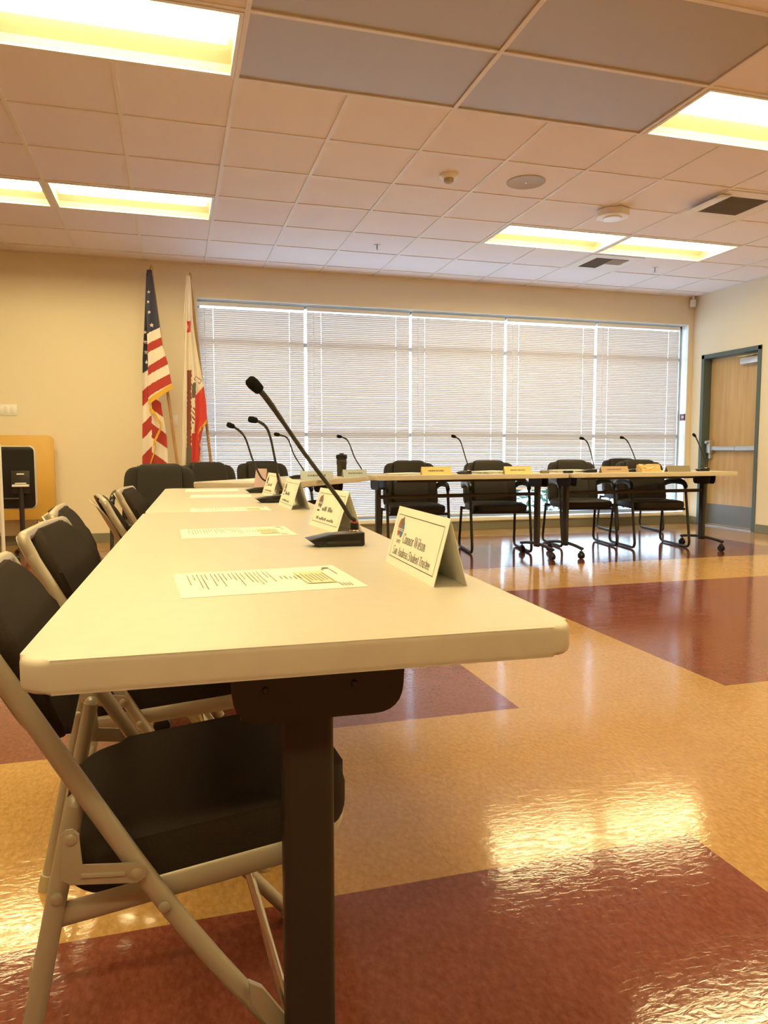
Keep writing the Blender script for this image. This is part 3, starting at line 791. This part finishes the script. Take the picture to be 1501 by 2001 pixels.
# ------------------------------------------------------------------ gooseneck microphones
def make_mic(base, z, neck, label, rz=0):
    """base: x of the neck foot, y; neck: list of (x, z) in the room at that y, foot first"""
    bx, by = base
    o = empty('gooseneck_microphone', (bx, by, z), rz, label, 'microphone', 'gooseneck microphones on the tables')
    b = BM()
    prof = [(-.109, .017), (-.06, .0265), (.016, .0300), (.0165, .003), (.012, 0), (-.085, 0)]
    prism(b, prof, -.032, .032, 'XZ', .003)
    for v in b.verts:
        if v.co.x < -.05: v.co.y *= .82
    bs = obj('base', b, M['blackgloss'], o)
    b = BM(); box(b, (-.07, -.0335, .007), (.005, -.0318, .013), .0006); obj('trim_strip', b, M['black'], bs)
    p = [Vector((x-bx, 0, zz-z)) for x, zz in neck]
    p[0] = Vector((0, 0, .030))
    b = BM(); lathe(b, [(0, .028), (.0115, .028), (.0115, .032), (.0105, .034)], 16, 'Z'); obj('chrome_collar', b, M['chrome'], o)
    b = BM(); lathe(b, [(.0105, .033), (.0100, .046), (.0085, .050), (0, .050)], 16, 'Z'); obj('socket', b, M['blackgloss'], o)
    b = BM(); lathe(b, [(.0086, .0495), (.0086, .0512), (.006, .0518), (0, .0518)], 16, 'Z'); obj('light_ring', b, M['redring'], o)
    P = curve([p[0], Vector((0, 0, .055))]+p[1:], 8)
    # total length measured back from the tip for head and stem
    acc = [0]
    for a, c in zip(P[::-1], P[::-1][1:]): acc.append(acc[-1]+(a-c).length)
    acc = acc[::-1]
    neckp = [q for q, a in zip(P, acc) if a > .026]
    rs = [.0062 if .026 < a < .085 else (.0048 if a > .11 else .0055) for a in acc if a > .026]
    b = BM(); tube(b, neckp, rs, 10); obj('neck', b, M['black'], o)
    d = (P[-1]-neckp[-1]).normalized(); tip = P[-1]
    b = BM()
    st = neckp[-1]-d*.006
    ln = (tip-st).length+.004
    tube(b, [st, st+d*.004, st+d*.012, st+d*(ln*.6), st+d*(ln-.005), st+d*ln], [.0075, .0115, .0125, .0135, .0120, .007], 14)
    obj('windscreen', b, M['foam'], o)
    return o
Z1, Z2 = ZT1, ZT2
make_mic((.384, 1.57), Z1, [(.384, .752), (.374, .786), (.346, .829), (.279, .918), (.205, 1.026), (.180, 1.058), (.157, 1.081)], 'nearest gooseneck microphone, tall and lit with a red ring on the near table')
make_mic((.452, 3.73), Z1-.001, [(.452, .752), (.425, .80), (.385, .885), (.345, 1.005), (.290, 1.055), (.262, 1.066)], 'gooseneck microphone on the second table, base left of the white tent cards')
make_mic((.425, 3.0), Z1-.001, [(.425, .752), (.412, .815), (.400, .895), (.372, 1.018), (.325, 1.056), (.297, 1.061)], 'gooseneck microphone bent over sharply, base half hidden behind a white tent card')
make_mic((.87, 5.02), Z2, [(.87, .77), (.802, .905), (.760, 1.015), (.715, 1.040), (.668, 1.049)], 'thin gooseneck microphone on the slanted table, behind the pale blue card')
make_mic((1.385, 5.42), Z2, [(1.385, .77), (1.330, .885), (1.282, 1.004), (1.240, 1.036), (1.196, 1.045)], 'gooseneck microphone beside the tall dark tumbler')
make_mic((2.371, 5.66), Z2, [(2.371, .77), (2.340, .885), (2.297, 1.010), (2.258, 1.045), (2.220, 1.058)], 'gooseneck microphone on the far table between the two yellow cards')
make_mic((3.60, 5.72), Z2+.001, [(3.60, .77), (3.578, .883), (3.538, .992), (3.497, 1.036), (3.456, 1.046)], 'gooseneck microphone before the joint of two window blinds, by the loose papers')
make_mic((4.06, 5.74), Z2+.001, [(4.06, .77), (4.025, .891), (3.965, 1.002), (3.922, 1.044), (3.880, 1.054)], 'gooseneck microphone rising above the armchair near the brown bag')
make_mic((4.83, 5.76), Z2+.001, [(4.83, .77), (4.80, .875), (4.745, .984), (4.700, 1.064), (4.672, 1.088)], 'rightmost gooseneck microphone, in front of the door frame')

# ------------------------------------------------------------------ lettering (hand-built serif strokes)
def arc(cx, cy, rx, ry, a0, a1, n=14, tk=.10, tn=.035):
    out = []
    for k in range(n+1):
        a = rad(a0+(a1-a0)*k/n); out.append((cx+rx*math.cos(a), cy+ry*math.sin(a), tn+(tk-tn)*abs(math.cos(a))))
    return out
def ln(x0, y0, x1, y1, w): return [(x0, y0, w), (x1, y1, w)]
K, N = .10, .035
def stem(x, h): return [ln(x, 0, x, h, K), ln(x-.09, .015, x+.09, .015, .03)]
GL = {
 'C': ([arc(.33, .33, .27, .33, 40, 320, 22), ln(.55, .43, .55, .66, N)], .64),
 'o': ([arc(.22, .225, .175, .215, 0, 360, 22)], .48),
 'n': (stem(.11, .44)+[ln(.03, .43, .11, .43, N), arc(.235, .30, .125, .13, 180, 0, 10), ln(.36, .30, .36, 0, K), ln(.27, .015, .45, .015, .03)], .50),
 'r': (stem(.11, .44)+[ln(.03, .43, .11, .43, N), arc(.26, .30, .13, .14, 170, 60, 8, .09, .05)], .36),
 'W': ([ln(.07, .66, .27, 0, K), ln(.27, 0, .47, .6, N), ln(.42, .66, .63, 0, K), ln(.63, 0, .84, .66, N), ln(0, .65, .2, .65, .03), ln(.33, .65, .53, .65, .03), ln(.75, .65, .93, .65, .03)], .96),
 'i': (stem(.12, .44)+[ln(.04, .43, .12, .43, N), ln(.12, .57, .12, .67, K)], .26),
 'l': (stem(.12, .68)+[ln(.04, .67, .12, .67, N)], .26),
 's': ([arc(.18, .335, .13, .105, 30, 270, 12, .06, .05), arc(.18, .115, .14, .105, 90, -150, 12, .06, .05)], .37),
 'S': ([arc(.25, .495, .19, .16, 30, 270, 14, .07, .06), arc(.25, .165, .20, .165, 90, -150, 14, .07, .06), ln(.44, .48, .44, .66, N), ln(.05, 0, .05, .18, N)], .54),
 'a': ([arc(.19, .32, .13, .12, 160, 0, 8, .06, .05), ln(.32, .32, .32, .03, K), arc(.18, .13, .13, .125, 60, 320, 12, .08, .045), ln(.32, .02, .42, .03, .04)], .44),
 'A': ([ln(.08, 0, .34, .68, N), ln(.34, .68, .60, 0, K), ln(.18, .23, .49, .23, N), ln(0, .015, .17, .015, .03), ln(.50, .015, .70, .015, .03)], .72),
 'd': ([arc(.20, .22, .155, .21, 0, 360, 20, .09, .035), ln(.37, .68, .37, 0, K), ln(.29, .67, .37, .67, N), ln(.37, .015, .46, .015, .03)], .50),
 'e': ([arc(.20, .225, .16, .215, 0, 315, 20, .09, .035), ln(.06, .24, .36, .24, N)], .43),
 'u': ([ln(.11, .44, .11, .14, K), ln(.03, .43, .11, .43, N), arc(.23, .14, .12, .125, 180, 360, 10), ln(.36, .44, .36, 0, K), ln(.28, .43, .36, .43, N), ln(.36, .015, .45, .015, .03)], .50),
 't': ([ln(.14, .58, .14, .08, K), ln(.04, .43, .27, .43, N), arc(.21, .09, .07, .085, 180, 320, 6, .06, .04)], .30),
 'T': ([ln(.30, .65, .30, 0, K), ln(.03, .64, .57, .64, N), ln(.035, .66, .035, .50, N), ln(.565, .66, .565, .50, N), ln(.19, .015, .41, .015, .03)], .60),
 'U': ([ln(.1, .66, .1, .2, .08), arc(.27, .2, .17, .19, 180, 360, 8, .08, .08), ln(.44, .66, .44, .2, .08)], .54),
 'H': ([ln(.1, .66, .1, 0, .08), ln(.44, .66, .44, 0, .08), ln(.1, .34, .44, .34, .08)], .54),
 'D': ([ln(.1, .66, .1, 0, .08), arc(.15, .33, .30, .31, 90, -90, 10, .08, .08), ln(.1, .63, .16, .63, .07), ln(.1, .03, .16, .03, .07)], .54),
 ' ': ([], .26)}
def ribbon(bm, pts, put):
    n = len(pts); A, B = [], []
    for i, (x, y, w) in enumerate(pts):
        x0, y0, _ = pts[max(0, i-1)]; x1, y1, _ = pts[min(n-1, i+1)]
        dx, dy = x1-x0, y1-y0; l = math.hypot(dx, dy) or 1
        nx, ny = -dy/l*w/2, dx/l*w/2
        A.append(bm.verts.new(put(x+nx, y+ny))); B.append(bm.verts.new(put(x-nx, y-ny)))
    for i in range(n-1): bm.faces.new((A[i], A[i+1], B[i+1], B[i]))
def write(bm, text, u0, v0, cap, put, sx=1.0, width=None):
    tot = sum(GL[c][1] for c in text); k = cap/.66
    kx = (width/tot) if width else k*sx
    u = u0
    for c in text:
        for st in GL[c][0]: ribbon(bm, st, lambda x, y: put(u+x*kx, v0+y*k))
        u += GL[c][1]*kx

# ------------------------------------------------------------------ tent cards
def make_tent(L, H, D, loc, rz, m, label, style, lean=0):
    """local: length along x (left to right for the reader), reader at -y; front panel leans back"""
    o = empty('name_card', loc, rz, label, 'name card', 'folded name cards on the tables')
    b = BM(); t = .0006
    ridge = (D/2, H)
    sec = [(0, 0), ridge, (D, 0), (D-.0012, 0), (D/2, H-.0022), (.0012, 0)]
    prism(b, sec, -L/2, L/2, 'YZ')
    obj('card', b, m, o, False)
    sl = math.hypot(D/2, H); ey, ez = D/2/sl, H/sl
    off = .0004
    def put(u, v): return (u-L/2, v*ey-off*ez, v*ez+off*ey)
    def bar(bm, u0, v0, u1, v1):
        bm.faces.new([bm.verts.new(put(*p)) for p in ((u0, v0), (u1, v0), (u1, v1), (u0, v1))])
    if style in ('full', 'blur'):
        b = BM(); e = .014; w = .0011
        bar(b, e, e, L-e, e+w); bar(b, e, sl-e-w, L-e, sl-e); bar(b, e, e, e+w, sl-e); bar(b, L-e-w, e, L-e, sl-e)
        obj('printed_border', b, M['ink'], o, False)
        # two-lobed crest: red lobe, blue lobe, dark hill above
        def blob(cu, cv, ru, rv, mm, nm, a0=0, a1=360):
            bb = BM(); vs = []
            for k in range(25):
                a = rad(a0+(a1-a0)*k/24); vs.append(bb.verts.new(put(cu+ru*math.cos(a), cv+rv*math.sin(a))))
            bb.faces.new(vs[:-1] if a1-a0 == 360 else vs); return obj(nm, bb, mm, o, False)
        cu, cv = .034+.010, sl*.66
        blob(cu-.007, cv-.001, .0105, .0165, M['redink'], 'logo_red'); blob(cu+.009, cv-.004, .0105, .0155, M['blueink'], 'logo_blue')
        bb = BM(); off = .0007
        bb.faces.new([bb.verts.new(put(cu+x, cv+y)) for x, y in ((-.008, .008), (-.002, .017), (.002, .0155), (.007, .0215), (.012, .012), (.014, .003), (.007, .006), (.001, .001))])
        obj('logo_hill', bb, M['greyink'], o, False)
        bb = BM(); off = .0009
        for y in (-.0045, -.0075): bb.faces.new([bb.verts.new(put(cu+x, cv+yy)) for x, yy in ((-.017, y+.0005), (.0185, y), (.0185, y+.0012), (-.017, y+.0018))])
        obj('logo_waves', bb, M['paper'], o, False)
        off = .0004
        b = BM()
        if style == 'full':
            write(b, 'TUHSD', .0325, sl*.66-.030, .0068, put, width=.027)
            write(b, 'Connor Wilson', .072, sl*.415, .0175, put, width=.128)
            write(b, 'San Andreas Student Trustee', .030, sl*.19, .0150, put, width=.212)
        else:
            for u in (0, 1, 2, 3): bar(b, .033+u*.006, sl*.66-.029, .037+u*.006, sl*.66-.024)
            u = .075
            for k in range(11):
                w = R.uniform(.004, .009)
                if k != 5: bar(b, u, sl*.43, u+w*.8, sl*.43+R.choice((.008, .013)))
                u += w+.002
            u = .045
            for k in range(19):
                w = R.uniform(.004, .008)
                if k not in (3, 11): bar(b, u, sl*.20, u+w*.8, sl*.20+R.choice((.005, .008)))
                u += w+.002
        obj('lettering', b, M['ink'], o, False)
    elif style == 'line':
        b = BM(); u = L*.22
        while u < L*.74:
            w = R.uniform(.006, .013); bar(b, u, sl*.42, u+w, sl*.60); u += w+.004
        obj('lettering', b, M['greyink'], o, False)
    return o
CW = rad(-90)   # cards on the near tables face the folding chairs
make_tent(.279, .105, .056, (.380, 1.176, Z1), CW+rad(-1), M['paper'], 'white tent card nearest the camera, with red and blue crest and two lines of lettering', 'full')
make_tent(.25, .105, .07, (.381, 1.925, Z1), CW+rad(6), M['paper'], 'white tent card just behind the nearest microphone', 'blur')
make_tent(.279, .105, .07, (.395, 2.72, Z1-.001), CW+rad(1.5), M['paper'], 'white tent card on the second table, hiding a microphone base', 'blur')
make_tent(.25, .107, .07, (.419, 3.46, Z1-.001), CW+rad(4), M['paper'], 'white tent card on the second table, beside the low microphone base', 'blur')
make_tent(.075, .112, .05, (.462, 4.16, Z1-.001), rad(-42), M['pinkcard'], 'mauve tent card at the far end of the second table', 'plain')
make_tent(.215, .062, .06, (.905, 4.72, Z2), rad(-5), M['bluecard'], 'pale blue name card on the slanted table', 'line')
make_tent(.19, .055, .05, (1.30, 5.265, Z2), rad(8), M['bluecard'], 'small pale blue name card in front of the dark tumbler', 'line')
make_tent(.255, .066, .05, (2.040, 5.52, Z2), rad(0), M['yellowpaper'], 'yellow name card, left of the two yellow ones', 'line')
make_tent(.255, .064, .05, (2.775, 5.54, Z2), rad(2), M['yellowpaper'], 'yellow name card, right of the two yellow ones', 'line')
make_tent(.28, .056, .05, (3.735, 5.585, Z2+.001), rad(2), M['tancard'], 'tan name card left of the crumpled brown bag', 'line')
make_tent(.255, .056, .05, (4.425, 5.62, Z2+.001), rad(2), M['olivecard'], 'dark olive name card right of the crumpled brown bag', 'plain')

# crumpled paper bag
b = BM(); box(b, (-.105, -.045, 0), (.105, .045, .07))
bmesh.ops.subdivide_edges(b, edges=b.edges[:], cuts=5, use_grid_fill=True)
for v in b.verts:
    if v.co.z > .004:
        f = v.co.z/.07
        v.co += Vector((R.uniform(-.008, .008), -.03*f*(1 if v.co.y < 0 else -.2)*-1+R.uniform(-.007, .007), R.uniform(-.012, .004)*f))
o = obj('paper_bag', b, M['kraft'], None, False, loc=(4.130, 5.66, Z2+.001)); tag(o, 'crumpled brown paper bag on the far table near the door', 'bag')

# tumbler
o = empty('tumbler', (1.235, 5.45, Z2), 0, 'tall dark tumbler with a screw lid on the slanted table', 'tumbler')
b = BM(); lathe(b, [(0, 0), (.034, 0), (.036, .004), (.036, .085), (.039, .090), (.039, .128), (.036, .134), (0, .134)], 24); obj('body', b, M['black'], o)
b = BM(); lathe(b, [(0, .134), (.042, .134), (.044, .138), (.043, .160), (.036, .166), (.018, .168), (.016, .176), (0, .177)], 24); obj('lid', b, M['blackgloss'], o)

# ------------------------------------------------------------------ papers
def make_sheet(loc, rz, label, detail, w=.279, h=.216, m=None):
    o = empty('paper_sheet', loc, rz, label, 'paper', 'loose sheets on the tables')
    b = BM(); n = 8; vs = [[b.verts.new((-w/2+w*i/n, -h/2+h*j/4, .0006+.0010*max(0, (i/n-.8)*5)**2*(j/4))) for j in range(5)] for i in range(n+1)]
    for i in range(n):
        for j in range(4): b.faces.new((vs[i][j], vs[i+1][j], vs[i+1][j+1], vs[i][j+1]))
    r = bmesh.ops.extrude_face_region(b, geom=list(b.faces))
    for e in r['geom']:
        if isinstance(e, bmesh.types.BMVert): e.co.z -= .0004
    obj('sheet', b, m or M['paper'], o, False)
    if detail:
        # the sheet is read from -x: lines of print run along y, head of the page at +x
        b = BM(); zz = .0021
        def dash(bm, x0, y0, x1, y1): bm.faces.new([bm.verts.new(p) for p in ((x0, y0, zz), (x1, y0, zz), (x1, y1, zz), (x0, y1, zz))])
        bh = BM()
        x = -w/2+.020
        for k in range(19):
            y = h/2-.028-(0 if k % 3 else .006); end = y-R.uniform(.05, .135)
            while y > end:
                l = R.uniform(.004, .011); dash(b, x, max(y-l, end), x+.0016, y); y -= l+.0022
            x += .0066 if k % 4 else .0090
        x = .025
        for k in range(5):
            y = .022-R.uniform(0, .01); dash(b, x, y-R.uniform(.02, .035), x+.0016, y); x += .0075
        for k in range(7):
            l = R.uniform(.025, .055); dash(bh, .062+k*.0062, -l, .0638+k*.0062, l*.6)
        for k in range(4): dash(b, .103+k*.005, -h/2+.012, .1045+k*.005, -h/2+.012+R.uniform(.022, .036))
        dash(b, .122, .01, .1235, h/2-.035); dash(b, .113, h/2-.035, .124, h/2-.024); dash(b, .108, .055, .110, .070)
        obj('printed_text', b, M['greyink'], o, False); obj('printed_box_text', bh, M['greyink'], o, False)
        b = BM(); zz = .0019; dash(b, .055, -.06, .104, .055); obj('printed_panel', b, M['tanblock'], o, False)
        # dark heading mark
    return o
make_sheet((.139, 1.172, Z1), rad(3.2), 'white printed sheet nearest the camera', True)
make_sheet((.152, 1.900, Z1), rad(1), 'white printed sheet second from the camera', True)
make_sheet((.192, 2.665, Z1-.001), rad(-1), 'white printed sheet third from the camera, at the joint of two tables', True)
make_sheet((.210, 3.50, Z1-.001), rad(-4), 'white sheet fourth from the camera, before the low microphone base', False)
make_sheet((.195, 4.03, Z1-.001), rad(-2), 'white sheet fifth from the camera, near the end of the second table', False)
make_sheet((.52, 4.95, Z2), rad(40), 'white sheets on the slanted table, behind the mauve card', False)
make_sheet((1.13, 5.40, Z2), rad(20), 'tan tinted sheets beside the dark tumbler', False, m=M['tanblock'])
def make_pile(loc, rz, label, n=6):
    o = empty('paper_pile', loc, rz, label, 'papers', 'paper piles on the far tables')
    for k in range(n):
        b = BM(); z0 = k*.0032
        box(b, (-.14, -.108, z0), (.14, .108, z0+.0026)); xf(b, Matrix.Rotation(rad(R.uniform(-14, 14)), 4, 'Z'))
        for v in b.verts: v.co.z += max(0, v.co.x)*(.02*k/n)
        obj('sheet', b, M['paper'], o, False)
make_pile((2.62, 5.80, Z2), rad(15), 'pile of papers behind the right yellow card')
make_pile((3.44, 5.90, Z2+.001), rad(-12), 'untidy pile of papers before the third armchair from the left')
make_pile((1.86, 5.78, Z2), rad(10), 'thin pile of papers by the left yellow card', 3)
def small(loc, sz, m, label, name, cat):
    b = BM(); box(b, (-sz[0]/2, -sz[1]/2, 0), (sz[0]/2, sz[1]/2, sz[2]), min(sz)*.2)
    tag(obj(name, b, m, None, True, loc=loc), label, cat)
small((3.285, 5.62, Z2+.001), (.075, .05, .022), M['blackgloss'], 'small dark box on the far table at the joint, before the papers', 'remote_control', 'remote control')
small((3.08, 5.66, Z2), (.07, .05, .025), M['olivecard'], 'small brown box on the far table, left of the loose papers', 'small_box', 'box')
small((4.00, 5.94, Z2+.001), (.22, .12, .018), M['blackgloss'], 'dark flat tablet on the far table behind the tan card', 'tablet', 'tablet')

# ------------------------------------------------------------------ flags
def fpt(u, v):   # flag drawing coordinates -> room x, z
    return (-.208+.00464*(u-287)-.00013*(v-530), 2.681-.00494*(v-530)+.0004*(u-287))
def lerp_tab(tab, t):
    for (a, x), (c, y) in zip(tab, tab[1:]):
        if t <= c: return x+(y-x)*(t-a)/(c-a)
    return tab[-1][1]
def panel(name, parent, left, right, top, bot, y0, fold, color, mats, nu=44, nv=230, amp=.022):
    """hanging cloth; left/right: tables of v->u; top/bot: functions of s -> v"""
    b = BM(); V = []; px = parent.location
    uv = []
    for j in range(nv+1):
        row = []; ruv = []
        for i in range(nu+1):
            s = i/nu; v = top(s)+(bot(s)-top(s))*j/nv
            u = lerp_tab(left, v)+(lerp_tab(right, v)-lerp_tab(left, v))*s
            x, z = fpt(u, v); g = min(1, (v-520)/160)
            y = y0-amp*g*math.sin(s*PI*fold+v*.012)-.01*math.sin(s*PI)
            row.append(b.verts.new((x-px.x, y-px.y, z))); ruv.append((u, v, s))
        V.append(row); uv.append(ruv)
    for j in range(nv):
        for i in range(nu):
            f = b.faces.new((V[j][i], V[j][i+1], V[j+1][i+1], V[j+1][i]))
            a, c = uv[j][i], uv[j+1][i+1]
            f.material_index = color((a[0]+c[0])/2, (a[1]+c[1])/2, (a[2]+c[2])/2)
    r = bmesh.ops.extrude_face_region(b, geom=list(b.faces))
    for e in r['geom']:
        if isinstance(e, bmesh.types.BMVert): e.co.y += .002
    o = obj(name, b, None, parent, True, mats)
    return o
def star(u, v, cu, cv, r):
    du, dv = u-cu, cv-v; d = math.hypot(du, dv)
    if d > r: return False
    a = (math.atan2(du, dv)) % (2*PI/5); a = min(a, 2*PI/5-a)
    # five pointed star, inner radius .4 r
    ri = r*.42; A = (r, 0); Bp = (ri*math.cos(PI/5), ri*math.sin(PI/5))
    x, y = d*math.cos(a), d*math.sin(a)
    return (Bp[0]-A[0])*(y-A[1])-(Bp[1]-A[1])*(x-A[0]) > 0
def flag_stand(name, x, y, xt, zt, label):
    o = empty(name, (x, y, 0), 0, label, 'flag')
    b = BM(); lathe(b, [(0, 0), (.15, 0), (.15, .015), (.12, .035), (.035, .05), (.03, .09), (0, .09)], 28); obj('stand', b, M['brass'], o)
    b = BM(); tube(b, [(0, 0, .05), (xt-x, 0, zt)], .0145, 12); obj('pole', b, M['polewood'], o)
    tx = xt-x; b = BM(); lathe(b, [(0, 0), (.016, 0), (.02, .02), (.012, .03), (.02, .05), (.012, .085), (0, .10)], 16, 'Z', (tx, 0, zt-.005)); obj('finial', b, M['brass'], o)
    return o
us = flag_stand('flag', .115, 7.62, -.165, 2.66, 'flag with red and white stripes and stars, left of the other flag')
us_m = [M['fl_blue'], M['fl_white'], M['fl_red']]
RB = [642, 661, 677, 698, 715, 734, 753]; LB = [655, 675, 692, 719, 736, 757, 779]
def c_front(u, v, s):
    k = s**.7; n = sum(v > l+(r-l)*k for l, r in zip(LB, RB))
    if n == 0:
        for q in ((297, 637, 5.2), (291, 573, 3.8), (290, 592, 3.6), (292, 612, 3.8)):
            if star(u, v, *q): return 1
        return 0
    return 1 if n % 2 else 2
panel('flag_cloth', us, [(530, 287), (600, 285.5), (650, 287.5), (700, 289.5), (800, 290)], [(530, 297), (590, 305.5), (640, 313), (680, 319), (710, 329), (760, 339), (800, 341)],
      lambda s: 530, lambda s: 783-30*s, 7.545, 1.6, c_front, us_m)
def c_back(u, v, s):
    if u < 297:
        if v < 728-.6*(u-280):
            for q in ((283.5, 649, 4.3), (284, 668, 4.3), (285, 688, 4.3), (286, 707, 4.3)):
                if star(u, v, *q): return 1
            return 0
        q = v+.9*(u-280)
    else: q = 1.15*(v-(297-280)*1.0)-.9*(u-297)+18-62
    n = sum(q > e for e in (762, 792, 827, 857, 890, 922, 955, 985, 1015))
    return 1 if n % 2 == 0 else 2
panel('flag_cloth_back', us, [(530, 286), (640, 281.5), (700, 278.5), (760, 278), (960, 277)], [(530, 296), (640, 309), (760, 312), (800, 317), (860, 328), (960, 333)],
      lambda s: 534, lambda s: 955, 7.585, 3.2, c_back, us_m, amp=.018)
def fringe(parent, pts, y, w, name='gold_fringe'):
    b = BM(); px = parent.location
    P = [Vector((fpt(u, v)[0], 0, fpt(u, v)[1])) for u, v in pts]; P = curve(P, 6)
    A, B = [], []
    for i, p in enumerate(P):
        A.append(b.verts.new((p.x-px.x, y-px.y+.006*math.sin(i*.9), p.z+.004))); B.append(b.verts.new((p.x-px.x, y-px.y+.006*math.sin(i*.9+.5), p.z-w)))
    for i in range(len(P)-1): b.faces.new((A[i], A[i+1], B[i+1], B[i]))
    r = bmesh.ops.extrude_face_region(b, geom=list(b.faces))
    for e in r['geom']:
        if isinstance(e, bmesh.types.BMVert): e.co.y += .005
    obj(name, b, M['gold'], parent)
fringe(us, [(290, 783), (303, 774), (320, 764), (339, 753)], 7.520, .05)
fringe(us, [(292, 795), (302, 806), (311, 821), (316, 832), (310, 846), (300, 866)], 7.535, .045)
fringe(us, [(300, 868), (306, 872), (298, 896), (294, 908)], 7.535, .03)
ca = flag_stand('flag', .435, 7.66, .20, 2.62, 'white flag with a red lower edge hanging against the window edge')
ca_m = [M['fl_white'], M['fl_scarlet'], M['fl_brown'], M['fl_grey'], M['ink']]
def c_ca(u, v, s):
    if u > 386 and v > 778-1.0*(u-388): return 1
    if v > 855 and u > 379: return 1
    if 368 < u < 376.5 and 630 < v < 652 and not (u < 372 and abs(v-641) < (372.5-u)*2.2): return 1
    if 369.5+.2*math.sin(v*.6) < u < 378.5+1.2*math.sin(v*.21)*math.sin(v*.5) and 727 < v < 882: return 2
    if v > 882 and u < 379: return 3
    if 379.5 < u < 388-.02*(v-755) and 752+abs(u-385)*.9 < v < 784: return 3
    if 380 < u < 389 and 803 < v < 836 and ((v-1.25*(u-380)) % 10.5) < 4: return 2
    # the letter at the fly
    du, dv = u-392, v-748
    if abs(du) < 8 and abs(dv) < 10:
        a, c = du*.80+dv*.60, -du*.60+dv*.80
        if max(abs(a)/8, abs(c)/4.2) < 1 and not (max(abs(a)/6.6, abs(c)/2.9) < 1) and not (c > 0 and -2 < a < 3.0): return 2
    return 0
panel('flag_cloth', ca, [(538, 367), (640, 367.5), (960, 369)], [(538, 374), (560, 377), (640, 382), (700, 392), (740, 400), (765, 405), (800, 410), (830, 411.5), (850, 403), (875, 398), (960, 396)],
      lambda s: 540, lambda s: 930-20*s, 7.60, 3.6, c_ca, ca_m, amp=.020)
fringe(ca, [(411.5, 829), (404, 838), (396, 846), (393, 858), (396, 875), (399, 890), (396, 905)], 7.575, .035)
def c_w(u, v, s): return 0
panel('flag_cloth_back', ca, [(538, 367), (620, 362), (960, 359)], [(538, 372), (620, 372), (960, 374)], lambda s: 542, lambda s: 945, 7.635, 2.4, c_w, ca_m, 20, 60, amp=.012)

# shrubs outside, glimpsed under the raised blinds
def shrub(x, y, label):
    b = BM()
    for k in range(170):
        a, r, z = R.uniform(0, 2*PI), R.uniform(0, .42), R.uniform(.0, .85)
        c = Vector((r*math.cos(a), r*math.sin(a), z)); q = Matrix.Rotation(R.uniform(0, PI), 4, (R.random(), R.random(), R.random()+.1))
        s = R.uniform(.05, .09)
        vs = [b.verts.new(c+q @ Vector(p)) for p in ((-s, 0, 0), (0, -s*.4, .01), (s, 0, 0), (0, s*.4, .01))]; b.faces.new(vs)
    tube(b, [(0, 0, -.01), (0, 0, .7)], .02, 6)
    tag(obj('shrub', b, M['leaf'], None, False, loc=(x, y, -.15)), label, 'shrub', 'shrubs outside the window')
for k, (x, y) in enumerate(((4.7, 9.6), (5.6, 10.2), (6.9, 9.9), (3.7, 10.4))):
    shrub(x, y, 'leafy shrub outside, seen through the glass under the raised blinds')

# ------------------------------------------------------------------ sky and sun
w = bpy.data.worlds.new('sky'); S.world = w; w.use_nodes = True
nt = w.node_tree; bg = nt.nodes['Background']
tc = nt.nodes.new('ShaderNodeTexCoord'); sp = nt.nodes.new('ShaderNodeSeparateXYZ'); cr = nt.nodes.new('ShaderNodeValToRGB')
nt.links.new(tc.outputs['Generated'], sp.inputs[0]); nt.links.new(sp.outputs[2], cr.inputs[0]); nt.links.new(cr.outputs[0], bg.inputs['Color'])
cr.color_ramp.elements[0].position = 0.0; cr.color_ramp.elements[0].color = (.68, .85, 1.0, 1)
cr.color_ramp.elements[1].position = .6; cr.color_ramp.elements[1].color = (.46, .68, 1.0, 1)
bg.inputs['Strength'].default_value = 7.5
p = bpy.data.lights.new('window_portal', 'AREA'); p.shape = 'RECTANGLE'; p.size = WX1-WX0; p.size_y = WZ1-WZ0
p.cycles.is_portal = True
po = bpy.data.objects.new('window_portal', p); COL.objects.link(po); po.location = ((WX0+WX1)/2, YG+.06, (WZ0+WZ1)/2); po.rotation_euler = (rad(-90), 0, 0)

# ------------------------------------------------------------------ camera
cam = bpy.data.cameras.new('camera'); co = bpy.data.objects.new('camera', cam); COL.objects.link(co); S.camera = co
yaw, pitch, roll, F = .280922536, -.0832262169, -.00111363750, 1419.463
cyw, syw = math.cos(yaw), math.sin(yaw)
fw = Vector((syw*math.cos(pitch), cyw*math.cos(pitch), math.sin(pitch)))
r0 = Vector((cyw, -syw, 0)); u0 = r0.cross(fw)
r = r0*math.cos(roll)+u0*math.sin(roll); u = -r0*math.sin(roll)+u0*math.cos(roll)
m4 = Matrix((r, u, -fw)).transposed().to_4x4(); m4.translation = (0, 0, .93); co.matrix_world = m4
cam.sensor_fit = 'HORIZONTAL'; cam.sensor_width = 36; cam.lens = 36*F/1501; cam.clip_start = .02; cam.clip_end = 200

S.view_settings.view_transform = 'Standard'; S.view_settings.look = 'None'; S.view_settings.gamma = 1; S.view_settings.use_curve_mapping = False
S.view_settings.exposure = 0.0
S.cycles.use_denoising = True
S.cycles.max_bounces = 10; S.cycles.diffuse_bounces = 6; S.cycles.glossy_bounces = 4; S.cycles.transmission_bounces = 6; S.cycles.transparent_max_bounces = 12
S.cycles.sample_clamp_indirect = 8
